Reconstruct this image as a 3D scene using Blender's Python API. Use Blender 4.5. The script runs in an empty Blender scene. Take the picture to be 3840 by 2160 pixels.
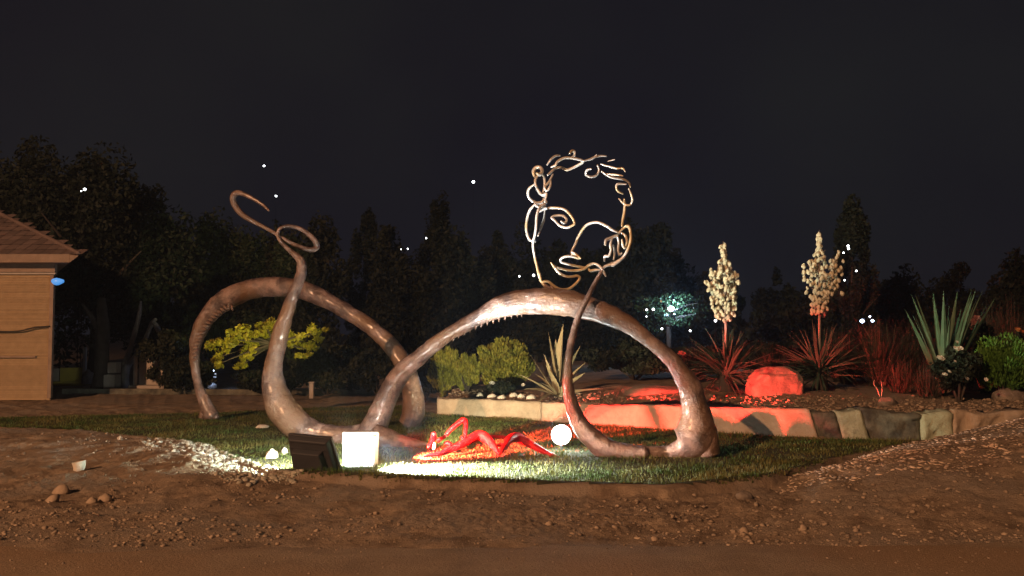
import bpy, math, random
import numpy as np
from mathutils import Vector, Matrix, Euler, noise as mnoise

random.seed(7)
RNG = np.random.default_rng(7)
sc = bpy.context.scene
COL = sc.collection

# ------------------------------------------------------------------ camera, sky, light, exposure
CAM_Z = 1.25
F = 3325.0
PITCH = math.atan(170 / F)
cam_d = bpy.data.cameras.new('camera')
cam = bpy.data.objects.new('camera', cam_d)
COL.objects.link(cam)
cam.location = (0, 0, CAM_Z)
cam.rotation_euler = (math.pi / 2 + PITCH, 0, 0)
cam_d.sensor_width = 36
cam_d.lens = 36 * F / 3840
cam_d.clip_start = 0.05
cam_d.clip_end = 2000
sc.camera = cam

w = bpy.data.worlds.new('World'); sc.world = w; w.use_nodes = True
wn = w.node_tree.nodes; wl = w.node_tree.links
bg = wn['Background']
tc = wn.new('ShaderNodeTexCoord')
nz = wn.new('ShaderNodeTexNoise'); nz.inputs['Scale'].default_value = 2.2; nz.inputs['Detail'].default_value = 5
sep = wn.new('ShaderNodeSeparateXYZ')
wl.new(tc.outputs['Generated'], nz.inputs['Vector']); wl.new(tc.outputs['Generated'], sep.inputs[0])
rz = wn.new('ShaderNodeValToRGB')
rz.color_ramp.elements[0].position = 0.0; rz.color_ramp.elements[0].color = (0.0108, 0.0108, 0.0132, 1)
rz.color_ramp.elements[1].position = 0.7; rz.color_ramp.elements[1].color = (0.0068, 0.0066, 0.0090, 1)
wl.new(sep.outputs['Z'], rz.inputs[0])
rc = wn.new('ShaderNodeValToRGB')
rc.color_ramp.elements[0].position = 0.3; rc.color_ramp.elements[0].color = (0.66, 0.58, 0.86, 1)
rc.color_ramp.elements[1].position = 0.7; rc.color_ramp.elements[1].color = (1.25, 1.30, 1.14, 1)
wl.new(nz.outputs['Fac'], rc.inputs[0])
mx = wn.new('ShaderNodeMixRGB'); mx.blend_type = 'MULTIPLY'; mx.inputs[0].default_value = 1
wl.new(rz.outputs[0], mx.inputs[1]); wl.new(rc.outputs[0], mx.inputs[2])
wl.new(mx.outputs[0], bg.inputs['Color']); bg.inputs['Strength'].default_value = 1.0

def lamp(name, kind, loc, power, color, aim=None, size=0.05, cone=80, blend=0.6):
    d = bpy.data.lights.new(name, kind); d.energy = power; d.color = color
    if kind == 'SPOT':
        d.spot_size = math.radians(cone); d.spot_blend = blend; d.shadow_soft_size = size
    elif kind == 'POINT':
        d.shadow_soft_size = size
    elif kind == 'SUN':
        d.angle = math.radians(size)
    o = bpy.data.objects.new(name, d); COL.objects.link(o); o.location = loc
    if aim is not None:
        o.rotation_euler = (Vector(aim) - Vector(loc)).to_track_quat('-Z', 'Y').to_euler()
    return o

# street lighting: a sodium lamp high behind the photographer, left
lamp('street_light', 'POINT', (-17.0, -16.0, 13.0), 43000, (1.0, 0.49, 0.235), size=0.15)
# the floodlights on the lawn edge, with spots added for beams, spill and fill
W_LAMP = lamp('white_flood_light', 'SPOT', (-1.60, 8.22, 0.24), 230, (0.97, 0.95, 0.84), aim=(-1.5, 9.6, 0.85), size=0.03, cone=176, blend=0.25)
U_LAMP = lamp('added_upward_spot', 'SPOT', (-1.06, 8.60, 0.30), 1000, (0.97, 0.95, 0.90), aim=(0.60, 9.30, 2.75), size=0.03, cone=56, blend=0.7)  # extra spot added to brighten the wire face from below
L_LAMP = lamp('white_flood_side_spill', 'SPOT', (-1.90, 8.16, 0.17), 190, (0.90, 1.0, 0.80), aim=(-2.8, 8.55, 0.02), size=0.03, cone=130, blend=0.6)
G_LAMP = lamp('added_beam_spot', 'SPOT', (-1.06, 8.66, 0.26), 1750, (1.0, 0.84, 0.52), aim=(0.35, 15, 0.95), size=0.03, cone=37, blend=0.5)  # spot added to light the golden conifers, agave and wall
G2_LAMP = lamp('added_beam_spot', 'SPOT', (-1.06, 8.66, 0.28), 2300, (0.90, 0.94, 0.68), aim=(2.85, 13.4, 2.55), size=0.03, cone=29, blend=0.5)  # spot added for the yucca plumes
G3_LAMP = lamp('added_beam_spot', 'SPOT', (-1.05, 8.62, 0.30), 1500, (0.80, 1.0, 0.60), aim=(6.6, 12.2, 1.75), size=0.02, cone=15, blend=0.5)  # spot added to brighten the green shrub and flax fan
G4_LAMP = lamp('added_beam_spot', 'SPOT', (-1.05, 8.62, 0.27), 520, (0.80, 1.0, 0.70), aim=(4.75, 10.4, 0.20), size=0.02, cone=8, blend=0.6)  # narrow spot added just for the right wall blocks
G5_LAMP = lamp('added_beam_spot', 'SPOT', (-1.44, 8.34, 0.34), 3600, (1.0, 0.90, 0.32), aim=(-4.7, 16.5, 1.5), size=0.02, cone=17, blend=0.6)  # yellow spot added to brighten the small drooping tree
G6_LAMP = lamp('added_beam_spot', 'SPOT', (-1.02, 8.50, 0.30), 1300, (1.0, 0.70, 0.54), aim=(4.9, 9.6, 0.32), size=0.02, cone=17, blend=0.8)  # pinkish spot added to brighten the dirt mound
R_LAMP = lamp('red_flood_light', 'SPOT', (-1.12, 8.64, 0.24), 13500, (1.0, 0.045, 0.03), aim=(2.15, 11.95, -1.0), size=0.02, cone=55, blend=0.5)
RB_LAMP = lamp('added_red_spot', 'SPOT', (-1.12, 8.60, 0.24), 420, (1.0, 0.03, 0.03), aim=(0.60, 9.03, 0.58), size=0.02, cone=17, blend=0.4)  # narrow red spot added to redden the slender neck
RS_LAMP = lamp('red_flood_spill', 'SPOT', (-1.14, 8.62, 0.22), 110, (1.0, 0.03, 0.015), aim=(0.1, 8.85, -0.1), size=0.03, cone=70, blend=0.5)
BF_LAMP = lamp('added_fill_point', 'POINT', (-1.16, 8.56, 0.26), 16, (1.0, 0.62, 0.30), size=0.05)  # fill point added to lift the dark grass right of the flood
C_LAMP = lamp('ball_spot_light', 'POINT', (0.50, 9.62, 0.20), 42, (0.90, 1.0, 0.93), size=0.06)
B_LAMP = lamp('white_flood_spill', 'SPOT', (-1.24, 8.24, 0.26), 3400, (0.95, 1.0, 0.90), aim=(-0.70, 8.17, -0.22), size=0.05, cone=80, blend=0.45)

sc.view_settings.view_transform = 'Standard'
sc.view_settings.look = 'None'
sc.view_settings.gamma = 1
sc.view_settings.use_curve_mapping = False
sc.view_settings.exposure = 0
sc.cycles.max_bounces = 5
sc.cycles.sample_clamp_indirect = 3
sc.cycles.use_denoising = True

# ------------------------------------------------------------------ helpers
cp, sp = math.cos(PITCH), math.sin(PITCH)
def P(px, py, Y):
    a = (px - 1920) / F; b = (1080 - py) / F
    dy = cp - b * sp; dz = sp + b * cp
    t = Y / dy
    return Vector((a * t, Y, CAM_Z + dz * t))
def G(px, py, z=0.0):
    a = (px - 1920) / F; b = (1080 - py) / F
    dy = cp - b * sp; dz = sp + b * cp
    t = (z - CAM_Z) / dz
    return Vector((a * t, dy * t, z))

def tag(o, label=None, cat=None, group=None, kind=None):
    if label: o['label'] = label
    if cat: o['category'] = cat
    if group: o['group'] = group
    if kind: o['kind'] = kind
    return o
def empty(name, loc, label, cat, group=None):
    o = bpy.data.objects.new(name, None); COL.objects.link(o); o.location = loc
    o.empty_display_size = 0.1
    return tag(o, label, cat, group)
def mesh(name, V, Fc, mat=None, parent=None, smooth=False, origin=None):
    """V, Fc in world coordinates unless parent given (then converted to parent's local, parents are unrotated)."""
    me = bpy.data.meshes.new(name)
    V = np.asarray(V, dtype=np.float64)
    off = np.zeros(3)
    if parent is not None: off = np.array(wloc(parent))
    elif origin is not None: off = np.array(origin)
    V = V - off
    if isinstance(Fc, np.ndarray):
        n, k = Fc.shape
        me.vertices.add(len(V)); me.vertices.foreach_set('co', V.astype(np.float32).ravel())
        me.loops.add(n * k); me.loops.foreach_set('vertex_index', Fc.astype(np.int32).ravel())
        me.polygons.add(n); me.polygons.foreach_set('loop_start', np.arange(0, n * k, k, dtype=np.int32))
        me.update(calc_edges=True); me.validate()
    else:
        me.from_pydata([tuple(v) for v in V], [], [tuple(f) for f in Fc]); me.update()
    if smooth:
        me.polygons.foreach_set('use_smooth', np.ones(len(me.polygons), dtype=bool))
    if mat: me.materials.append(mat)
    o = bpy.data.objects.new(name, me); COL.objects.link(o)
    if parent is not None: o.parent = parent
    elif origin is not None: o.location = origin
    return o
def wloc(o):
    v = Vector(o.location)
    while o.parent: o = o.parent; v = v + Vector(o.location)
    return v
def inst(name, me, parent, M):
    o = bpy.data.objects.new(name, me); COL.objects.link(o); o.parent = parent
    o.matrix_local = M
    return o
def vt(pts): return [Vector(p) for p in pts]

def catmull(pts, rad, sub):
    pts = [np.array(p, float) for p in pts]; n = len(pts); out = []; ro = []
    for i in range(n - 1):
        p0 = pts[max(i - 1, 0)]; p1 = pts[i]; p2 = pts[i + 1]; p3 = pts[min(i + 2, n - 1)]
        r0 = rad[max(i - 1, 0)]; r1 = rad[i]; r2 = rad[i + 1]; r3 = rad[min(i + 2, n - 1)]
        for k in range(sub):
            t = k / sub
            c = lambda a, b, c_, d: 0.5 * ((2 * b) + (-a + c_) * t + (2 * a - 5 * b + 4 * c_ - d) * t * t + (-a + 3 * b - 3 * c_ + d) * t ** 3)
            out.append(c(p0, p1, p2, p3)); ro.append(float(c(r0, r1, r2, r3)))
    out.append(pts[-1]); ro.append(rad[-1])
    return out, ro
def tube_geo(pts, rad, sub=6, seg=16, flat=1.0, lump=0.0, seed=0, cap=True, rough=0.0):
    p, r = catmull(pts, rad, sub)
    p = np.array(p); n = len(p)
    tan = np.gradient(p, axis=0); tan /= np.linalg.norm(tan, axis=1)[:, None] + 1e-9
    V = []; Fc = []
    up = np.array([0, 1, 0.0])
    ph = np.random.default_rng(seed).random(4) * 6.28
    s = 0
    for i in range(n):
        t = tan[i]
        a = up - t * np.dot(up, t)
        if np.linalg.norm(a) < 0.05: a = np.array([1, 0, 0.0]) - t * t[0]
        a /= np.linalg.norm(a); b = np.cross(t, a)
        if i: s += np.linalg.norm(p[i] - p[i - 1])
        for k in range(seg):
            th = 2 * math.pi * k / seg
            rr = r[i] * (1 + lump * (math.sin(s * 9 + 2 * th + ph[0]) * .5 + math.sin(s * 21 - 3 * th + ph[1]) * .3 + math.sin(s * 43 + th + ph[2]) * .2))
            q = p[i] + (a * math.cos(th) * flat + b * math.sin(th)) * rr
            if rough: 
                vv = Vector(q); d_ = mnoise.noise(vv * 5.5) * .5 + mnoise.noise(vv * 14) * .35 + mnoise.noise(vv * 34) * .22
                q = q + (q - p[i]) / (rr + 1e-6) * d_ * rough * min(1, r[i] / .08)
            V.append(q)
    for i in range(n - 1):
        for k in range(seg):
            k2 = (k + 1) % seg
            Fc.append((i * seg + k, i * seg + k2, (i + 1) * seg + k2, (i + 1) * seg + k))
    if cap:
        V.append(p[0] - tan[0] * r[0] * .5); V.append(p[-1] + tan[-1] * r[-1] * .5)
        a, b = len(V) - 2, len(V) - 1
        for k in range(seg):
            k2 = (k + 1) % seg
            Fc.append((a, k2, k)); Fc.append((b, (n - 1) * seg + k, (n - 1) * seg + k2))
    return V, Fc
def tube(name, pts, rad, mat, parent=None, origin=None, **kw):
    V, Fc = tube_geo(pts, rad, **kw)
    return mesh(name, V, Fc, mat, parent, smooth=True, origin=origin)
class MB:
    def __init__(s): s.V = []; s.F = []
    def add(s, V, Fc):
        o = len(s.V); s.V += [tuple(v) for v in V]; s.F += [tuple(i + o for i in f) for f in Fc]
    def box(s, c, d, M=None):
        c = Vector(c); pts = []
        for z in (-1, 1):
            for y in (-1, 1):
                for x in (-1, 1):
                    v = Vector((x * d[0] / 2, y * d[1] / 2, z * d[2] / 2))
                    pts.append((M @ (v + c)) if M else v + c)
        s.add(pts, [(0, 2, 3, 1), (4, 5, 7, 6), (0, 1, 5, 4), (2, 6, 7, 3), (0, 4, 6, 2), (1, 3, 7, 5)])
    def obj(s, name, mat, parent=None, smooth=False, origin=None):
        return mesh(name, s.V, s.F, mat, parent, smooth, origin)

def vnoise(x, y, seed=0):
    xi = np.floor(x).astype(np.int64); yi = np.floor(y).astype(np.int64)
    xf = x - xi; yf = y - yi
    def h(a, b):
        n = (a * 374761393 + b * 668265263 + seed * 982451653) & 0x7fffffff
        n = ((n ^ (n >> 13)) * 1274126177) & 0x7fffffff
        return ((n ^ (n >> 16)) & 0xffff) / 65535.0
    u = xf * xf * (3 - 2 * xf); v = yf * yf * (3 - 2 * yf)
    return (h(xi, yi) * (1 - u) + h(xi + 1, yi) * u) * (1 - v) + (h(xi, yi + 1) * (1 - u) + h(xi + 1, yi + 1) * u) * v - 0.5
def fbm(x, y, f, octs=4, seed=0):
    r = 0; a = 1
    for i in range(octs):
        r = r + a * vnoise(x * f, y * f, seed + i); f *= 2.1; a *= .5
    return r
def sst(a, b, x):
    t = np.clip((x - a) / (b - a), 0, 1); return t * t * (3 - 2 * t)

# ------------------------------------------------------------------ materials
def mat(name, color, rough=0.8, var=None, scale=8.0, bump=0.0, bscale=40.0, spec=0.5, metal=0.0, emit=None, estr=0.0,
        island=0.0, trans=0.0, detail=6, ramp=(0.35, 0.65), coat=0.0, extra=None):
    m = bpy.data.materials.new(name); m.use_nodes = True
    n = m.node_tree.nodes; l = m.node_tree.links; b = n['Principled BSDF']
    b.inputs['Base Color'].default_value = (*color, 1)
    b.inputs['Roughness'].default_value = rough
    b.inputs['Specular IOR Level'].default_value = spec
    b.inputs['Metallic'].default_value = metal
    b.inputs['Coat Weight'].default_value = coat
    b.inputs['Coat Roughness'].default_value = 0.2
    tcn = n.new('ShaderNodeTexCoord')
    src = None
    if var is not None:
        t = n.new('ShaderNodeTexNoise'); t.inputs['Scale'].default_value = scale; t.inputs['Detail'].default_value = detail
        t.inputs['Roughness'].default_value = 0.65
        l.new(tcn.outputs['Object'], t.inputs['Vector'])
        r = n.new('ShaderNodeValToRGB'); r.color_ramp.elements[0].position = ramp[0]; r.color_ramp.elements[1].position = ramp[1]
        r.color_ramp.elements[0].color = (*color, 1); r.color_ramp.elements[1].color = (*var, 1)
        l.new(t.outputs['Fac'], r.inputs[0]); src = r.outputs[0]
        if extra is not None:
            t2 = n.new('ShaderNodeTexNoise'); t2.inputs['Scale'].default_value = extra[1]; t2.inputs['Detail'].default_value = 3
            l.new(tcn.outputs['Object'], t2.inputs['Vector'])
            r2 = n.new('ShaderNodeValToRGB'); r2.color_ramp.elements[0].position = 0.48; r2.color_ramp.elements[1].position = 0.6
            l.new(t2.outputs['Fac'], r2.inputs[0])
            mxx = n.new('ShaderNodeMixRGB'); l.new(r2.outputs[0], mxx.inputs[0]); l.new(src, mxx.inputs[1])
            mxx.inputs[2].default_value = (*extra[0], 1); src = mxx.outputs[0]
    if island > 0:
        gi = n.new('ShaderNodeNewGeometry'); mr = n.new('ShaderNodeMapRange')
        mr.inputs['To Min'].default_value = 1 - island; mr.inputs['To Max'].default_value = 1 + island
        l.new(gi.outputs['Random Per Island'], mr.inputs['Value'])
        mm = n.new('ShaderNodeMixRGB'); mm.blend_type = 'MULTIPLY'; mm.inputs[0].default_value = 1
        if src is None: mm.inputs[1].default_value = (*color, 1)
        else: l.new(src, mm.inputs[1])
        l.new(mr.outputs[0], mm.inputs[2]); src = mm.outputs[0]
    if src is not None: l.new(src, b.inputs['Base Color'])
    if bump > 0:
        t = n.new('ShaderNodeTexNoise'); t.inputs['Scale'].default_value = bscale; t.inputs['Detail'].default_value = 8
        t.inputs['Roughness'].default_value = 0.7
        l.new(tcn.outputs['Object'], t.inputs['Vector'])
        bp = n.new('ShaderNodeBump'); bp.inputs['Strength'].default_value = bump; bp.inputs['Distance'].default_value = 0.02
        l.new(t.outputs['Fac'], bp.inputs['Height']); l.new(bp.outputs[0], b.inputs['Normal'])
    if emit is not None:
        b.inputs['Emission Color'].default_value = (*emit, 1); b.inputs['Emission Strength'].default_value = estr
    if trans > 0:
        tr = n.new('ShaderNodeBsdfTranslucent'); ms = n.new('ShaderNodeMixShader'); ms.inputs[0].default_value = trans
        if src is not None: l.new(src, tr.inputs['Color'])
        else: tr.inputs['Color'].default_value = (*color, 1)
        l.new(b.outputs[0], ms.inputs[1]); l.new(tr.outputs[0], ms.inputs[2])
        l.new(ms.outputs[0], n['Material Output'].inputs['Surface'])
    return m

M_dirt = mat('dirt', (0.135, 0.10, 0.072), 0.95, (0.33, 0.26, 0.19), 4.5, 1.0, 42, extra=((0.24, 0.20, 0.16), 1.1), spec=0.2)
M_road = mat('compacted_road', (0.20, 0.15, 0.105), 0.9, (0.30, 0.235, 0.165), 2.2, 0.8, 60, spec=0.25, extra=((0.27, 0.19, 0.12), 0.6))
M_slab = mat('concrete_slab', (0.25, 0.21, 0.16), 0.9, (0.29, 0.245, 0.19), 2, 0.2, 60)
M_soil = mat('lawn_soil', (0.025, 0.03, 0.012), 0.95, (0.05, 0.05, 0.02), 7, 0.6, 60)
M_grass = mat('grass_blades', (0.045, 0.085, 0.016), 0.6, (0.15, 0.14, 0.045), 1.6, island=0.35, trans=0.25, spec=0.3, ramp=(0.4, 0.62))
M_gravel = mat('gravel', (0.20, 0.155, 0.115), 0.95, (0.32, 0.26, 0.20), 3, 0.4, 60, island=0.3, spec=0.3)
M_chips = mat('wood_chips', (0.38, 0.29, 0.22), 0.8, (0.60, 0.48, 0.37), 3, 0.2, 60, island=0.4, spec=0.4)
M_stone = mat('pale_stone', (0.62, 0.60, 0.54), 0.9, (0.48, 0.45, 0.4), 10, 0.4, 40)
M_rock = mat('rock', (0.25, 0.215, 0.18), 0.95, (0.13, 0.11, 0.095), 8, 1.0, 20)
M_wall = mat('plastered_stone', (0.42, 0.35, 0.27), 0.95, (0.26, 0.22, 0.17), 7, 1.0, 16, extra=((0.34, 0.27, 0.20), 1.6), ramp=(0.42, 0.75))
M_grwall = mat('green_lit_stone', (0.34, 0.38, 0.28), 0.95, (0.13, 0.135, 0.10), 7, 1.0, 18, ramp=(.5, .72))  # pale green tone paints patches of green floodlight onto wall blocks
M_dkwall = mat('mossy_stone', (0.045, 0.045, 0.04), 0.95, (0.17, 0.17, 0.135), 5, 0.9, 18)
M_bronze = mat('bronze_paint', (0.060, 0.038, 0.032), 0.30, (0.25, 0.170, 0.142), 5.5, 1.0, 30, spec=0.8, extra=((0.14, 0.080, 0.046), 2.2), coat=0.5, ramp=(.42, .62))
M_wire = mat('wire_metal', (0.50, 0.50, 0.50), 0.28, (0.74, 0.73, 0.70), 14, 0.3, 60, metal=0.25, extra=((0.50, 0.40, 0.24), 3))
M_red = mat('red_paint', (0.40, 0.004, 0.009), 0.45, (0.22, 0.003, 0.005), 9, 1.0, 16, spec=0.3)
M_black = mat('dark_casting', (0.026, 0.029, 0.036), 0.6, (0.036, 0.038, 0.045), 3, 0.1, 120)
M_white = mat('white_casting', (0.82, 0.82, 0.80), 0.5)
M_lens = mat('lit_lens', (0.9, 0.9, 0.9), 0.3, emit=(0.95, 1.0, 0.92), estr=30)
M_rlens = mat('red_lit_lens', (0.9, 0.3, 0.3), 0.3, emit=(1.0, 0.10, 0.06), estr=4)
M_bulb = mat('lit_bulb', (0.9, 0.9, 0.9), 0.3, emit=(0.92, 0.97, 1.0), estr=10)
M_bulbblue = mat('blue_lit_bulb', (0.9, 0.9, 0.9), 0.3, emit=(0.55, 0.72, 1.0), estr=12)
M_blue = mat('blue_sign_lamp', (0.1, 0.3, 0.6), 0.3, emit=(0.06, 0.28, 0.75), estr=0.9)
M_pole = mat('dark_pole', (0.006, 0.006, 0.007), 0.9, spec=0.1)
M_bark = mat('bark', (0.035, 0.028, 0.023), 0.95, (0.06, 0.05, 0.043), 12, 0.8, 18)
M_palebark = mat('pale_bark', (0.22, 0.19, 0.17), 0.95, (0.30, 0.26, 0.23), 8, 0.8, 18)
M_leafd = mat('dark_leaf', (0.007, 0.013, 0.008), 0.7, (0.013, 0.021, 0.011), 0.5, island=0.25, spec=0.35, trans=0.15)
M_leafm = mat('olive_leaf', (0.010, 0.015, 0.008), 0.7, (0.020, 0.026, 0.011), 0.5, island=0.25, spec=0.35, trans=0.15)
M_leafy = mat('yellow_green_leaf', (0.20, 0.19, 0.018), 0.5, (0.34, 0.31, 0.03), 2, island=0.35, spec=0.4, trans=0.3)
M_thuja = mat('thuja_leaf', (0.15, 0.16, 0.022), 0.7, (0.26, 0.27, 0.045), 2.5, island=0.35, spec=0.3, trans=0.2)
M_green = mat('fresh_green_leaf', (0.05, 0.13, 0.02), 0.6, (0.09, 0.20, 0.03), 2.5, island=0.35, spec=0.3, trans=0.2)
M_yucca = mat('yucca_leaf', (0.020, 0.048, 0.034), 0.65, (0.045, 0.080, 0.060), 6, spec=0.4)
M_flax = mat('flax_leaf', (0.045, 0.10, 0.06), 0.5, (0.09, 0.15, 0.10), 6, spec=0.4)
M_agave = mat('agave_leaf', (0.24, 0.21, 0.12), 0.5, (0.34, 0.29, 0.18), 5, spec=0.5)
M_bell = mat('cream_flower', (0.66, 0.60, 0.44), 0.5, (0.74, 0.70, 0.55), 6, spec=0.4, trans=0.25)
M_redgrass = mat('red_grass', (0.026, 0.026, 0.018), 0.7, (0.055, 0.05, 0.035), 3, island=0.3)
M_rosew = mat('white_petal', (0.75, 0.75, 0.70), 0.6, trans=0.2)
M_rosep = mat('pink_petal', (0.35, 0.16, 0.15), 0.6, trans=0.2)
M_roseo = mat('orange_petal', (0.5, 0.17, 0.06), 0.6, trans=0.2)
M_siding = mat('house_siding', (0.31, 0.22, 0.125), 0.85, (0.37, 0.265, 0.155), 9, 0.6, 60, island=0.11)
M_trim = mat('house_trim', (0.20, 0.145, 0.11), 0.8, (0.27, 0.20, 0.155), 5, 0.3, 40)
M_tile = mat('roof_tile', (0.115, 0.085, 0.08), 0.85, (0.16, 0.115, 0.105), 3, 0.4, 40, island=0.25)
M_cable = mat('dark_cable', (0.03, 0.025, 0.02), 0.6)
M_yellow = mat('yellow_lit_board', (0.50, 0.42, 0.06), 0.7, (0.42, 0.34, 0.08), 4, 0.2, 30)  # yellow light on the panel and kerb is put into the colour
M_pale = mat('pale_render', (0.42, 0.38, 0.34), 0.9, (0.32, 0.29, 0.26), 4, 0.4, 30)

# ------------------------------------------------------------------ terrain
def curve_px(pts):
    w_ = [G(a, b) for a, b in pts]
    return np.array([v.x for v in w_]), np.array([v.y for v in w_])
fx, fy = curve_px([(-900, 1590), (0, 1602), (300, 1615), (600, 1645), (780, 1680), (900, 1735), (1080, 1788), (1500, 1812), (2000, 1832), (2500, 1850), (2900, 1806)])
fx = np.append(fx, [3.1, 4.0, 5.0, 5.6]); fy = np.append(fy, [8.75, 9.67, 10.6, 11.0])
# wall front base polyline (world)
WX = np.array([-1.16, 0.12, 1.04, 2.47, 3.62, 5.0, 6.4, 9.0, 16.0])
WY = np.array([13.76, 13.07, 12.3, 11.39, 10.7, 10.5, 10.6, 11.0, 12.5])
WH = np.array([0.24, 0.25, 0.28, 0.32, 0.35, 0.33, 0.33, 0.33, 0.33])
bx = np.array([-30, -7.9, -5.8, -4.4, -3.0, -1.8, -1.16]); by = np.array([13.6, 13.3, 13.8, 14.2, 15.2, 15.4, 13.8])
bx = np.concatenate([bx, WX[1:]]); by = np.concatenate([by, WY[1:]])
def yfront(x): return np.interp(x, fx, fy)
def yback(x): return np.interp(x, bx, by)
def ywall(x): return np.interp(x, WX, WY)
def hwall(x): return np.interp(x, WX, WH)
XR_Y = np.array([5.5, 7.56, 8.75, 9.67, 10.66, 12]); XR_X = np.array([1.4, 2.23, 3.1, 4.0, 5.0, 6.0])
def height(x, y):
    lawn = sst(-0.03, 0.05, y - (yfront(x) + 0.05 * fbm(x, y, 3.0, 2, 5))) * (1 - sst(-0.1, 0.1, y - yback(x)))
    dirt = 0.055 * fbm(x, y, 0.9, 3, 11) + 0.040 * fbm(x, y, 4.0, 4, 21) * sst(5.2, 6.6, y) + 0.030 * np.abs(fbm(x, y, 17.0, 3, 31)) * sst(5.2, 6.2, y) * (0.35 + 1.3 * np.clip(fbm(x, y, 0.8, 2, 37) + .45, 0, 1))
    dirt = dirt - 0.045
    # bank in front of the lawn at the left
    dirt = dirt + 0.075 * sst(-1.6, -3.2, x) * np.exp(-((y - yfront(x) + 0.7) / 0.9) ** 2)
    # dirt mound at the right, heaped against the wall
    xr = np.interp(y, XR_Y, XR_X)
    m = (0.37 + 0.16 * sst(4.6, 6.5, x)) * (1 - np.exp(-np.maximum(x - xr, 0) / 1.3)) * sst(5.4, 8.2, y)
    dirt = dirt + m * (y < yback(x) + 1)
    z = dirt * (1 - lawn) + lawn * (0.012 * fbm(x, y, 1.5, 3, 41) + 0.045 * np.exp(-((y - yfront(x) - 0.13) / 0.11) ** 2) * sst(-2.2, -1.6, x) * (1 - sst(2.3, 2.9, x)))
    far = sst(13.0, 17.0, y)
    z = np.where(y > 5.2, z, z * sst(3.5, 5.2, y) - 0.0)
    # raised bed behind the wall
    bed = (x > -1.25) * sst(0.08, 0.22, y - ywall(x)) * sst(-1.25, -1.0, x)
    zb = hwall(x) - 0.03 + 0.10 * sst(0.2, 3.0, y - ywall(x)) + 0.05 * fbm(x, y, 1.2, 4, 51) + 0.012 * fbm(x, y, 14, 2, 61)
    z = z * (1 - bed) + bed * zb
    return z
def Hs(x, y): return float(height(np.array([float(x)]), np.array([float(y)]))[0])

rows = np.concatenate([[1.0, 2.0], 3.2 * (16 / 3.2) ** (np.arange(600) / 599), 16.5 * (900 / 16.5) ** (np.arange(70) / 69)])
uc = np.linspace(-0.63, 0.63, 560); side = 0.63 + 0.02 * 1.25 ** np.arange(1, 24)
us = np.concatenate([-side[::-1], uc, side])
X = us[None, :] * rows[:, None]; Y = np.repeat(rows[:, None], len(us), 1)
Z = height(X, Y)
Z = Z * (1 - sst(40, 120, Y))
V = np.stack([X.ravel(), Y.ravel(), Z.ravel()], 1)
nr, ncn = X.shape
i0 = (np.arange(nr - 1)[:, None] * ncn + np.arange(ncn - 1)[None, :]).ravel()
Fq = np.stack([i0, i0 + 1, i0 + ncn + 1, i0 + ncn], 1)
o = mesh('ground', V, Fq, M_dirt, smooth=True); tag(o, kind='structure')

# lawn soil sheet (a few mm over the ground, inside the lawn edge)
gx = np.arange(-16, 5.6, 0.06); gy = np.arange(7.2, 15.6, 0.06)
XX, YY = np.meshgrid(gx, gy)
ins = (YY > yfront(XX) + 0.04 + 0.05 * fbm(XX, YY, 3.0, 2, 5)) & (YY < yback(XX) - 0.12)
ZZ = height(XX, YY) + 0.006
V = np.stack([XX.ravel(), YY.ravel(), ZZ.ravel()], 1)
n2 = XX.shape[1]
i0 = (np.arange(XX.shape[0] - 1)[:, None] * n2 + np.arange(n2 - 1)[None, :])
ok = ins[:-1, :-1] & ins[1:, 1:] & ins[1:, :-1] & ins[:-1, 1:]
i0 = i0[ok]
o = mesh('lawn_soil', V, np.stack([i0, i0 + 1, i0 + n2 + 1, i0 + n2], 1), M_soil, smooth=True); tag(o, kind='structure')

# road surface at the photographer's feet
xs = np.linspace(-9, 9, 700)
ye = 5.62 + 0.30 * fbm(xs, xs * 0 + 3.3, 0.9, 6, 71)
ye = ye + 0.10 * np.sin(xs * .7)
vs = []; tt = [0, .1, .25, .5, .75, .9, 1.0]
for k in tt:
    for x_, y_ in zip(xs, ye):
        yy = 1.0 + (y_ - 1.0) * k
        vs.append((x_, yy, (-0.012 if k < 1 else -0.07)))
vs = np.array(vs); n2 = len(xs)
i0 = (np.arange(len(tt) - 1)[:, None] * n2 + np.arange(n2 - 1)[None, :]).ravel()
o = mesh('road', vs, np.stack([i0, i0 + 1, i0 + n2 + 1, i0 + n2], 1), M_road, smooth=True); tag(o, kind='structure')

# grass
N = 330000
x = RNG.uniform(-15, 5.6, N); y = RNG.uniform(7.3, 15.4, N)
dens = 0.5 + 0.9 * fbm(x, y, 2.2, 3, 81)
keep = (y > yfront(x) + 0.02 + 0.06 * fbm(x, y, 6.0, 2, 6)) & (y < yback(x) - 0.10) & (RNG.random(N) < np.clip(dens + .35, 0.25, 1)) & (np.abs(x) < 0.62 * y + 1.0)
x = x[keep]; y = y[keep]; n = len(x); z = height(x, y)
h = RNG.uniform(0.016, 0.042, n) * (1 + 0.7 * fbm(x, y, 2.5, 3, 91)); wd = RNG.uniform(0.004, 0.009, n)
an = RNG.uniform(0, 2 * np.pi, n); le = RNG.uniform(0, 0.03, n); la = RNG.uniform(0, 2 * np.pi, n)
V = np.empty((n, 3, 3))
V[:, 0] = np.stack([x - np.cos(an) * wd, y - np.sin(an) * wd, z], 1)
V[:, 1] = np.stack([x + np.cos(an) * wd, y + np.sin(an) * wd, z], 1)
V[:, 2] = np.stack([x + np.cos(la) * le, y + np.sin(la) * le, z + h], 1)
o = mesh('lawn_grass', V.reshape(-1, 3), np.arange(n * 3).reshape(-1, 3), M_grass)
tag(o, 'short green and straw coloured lawn under the looping sculpture', 'grass', kind='stuff')

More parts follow.
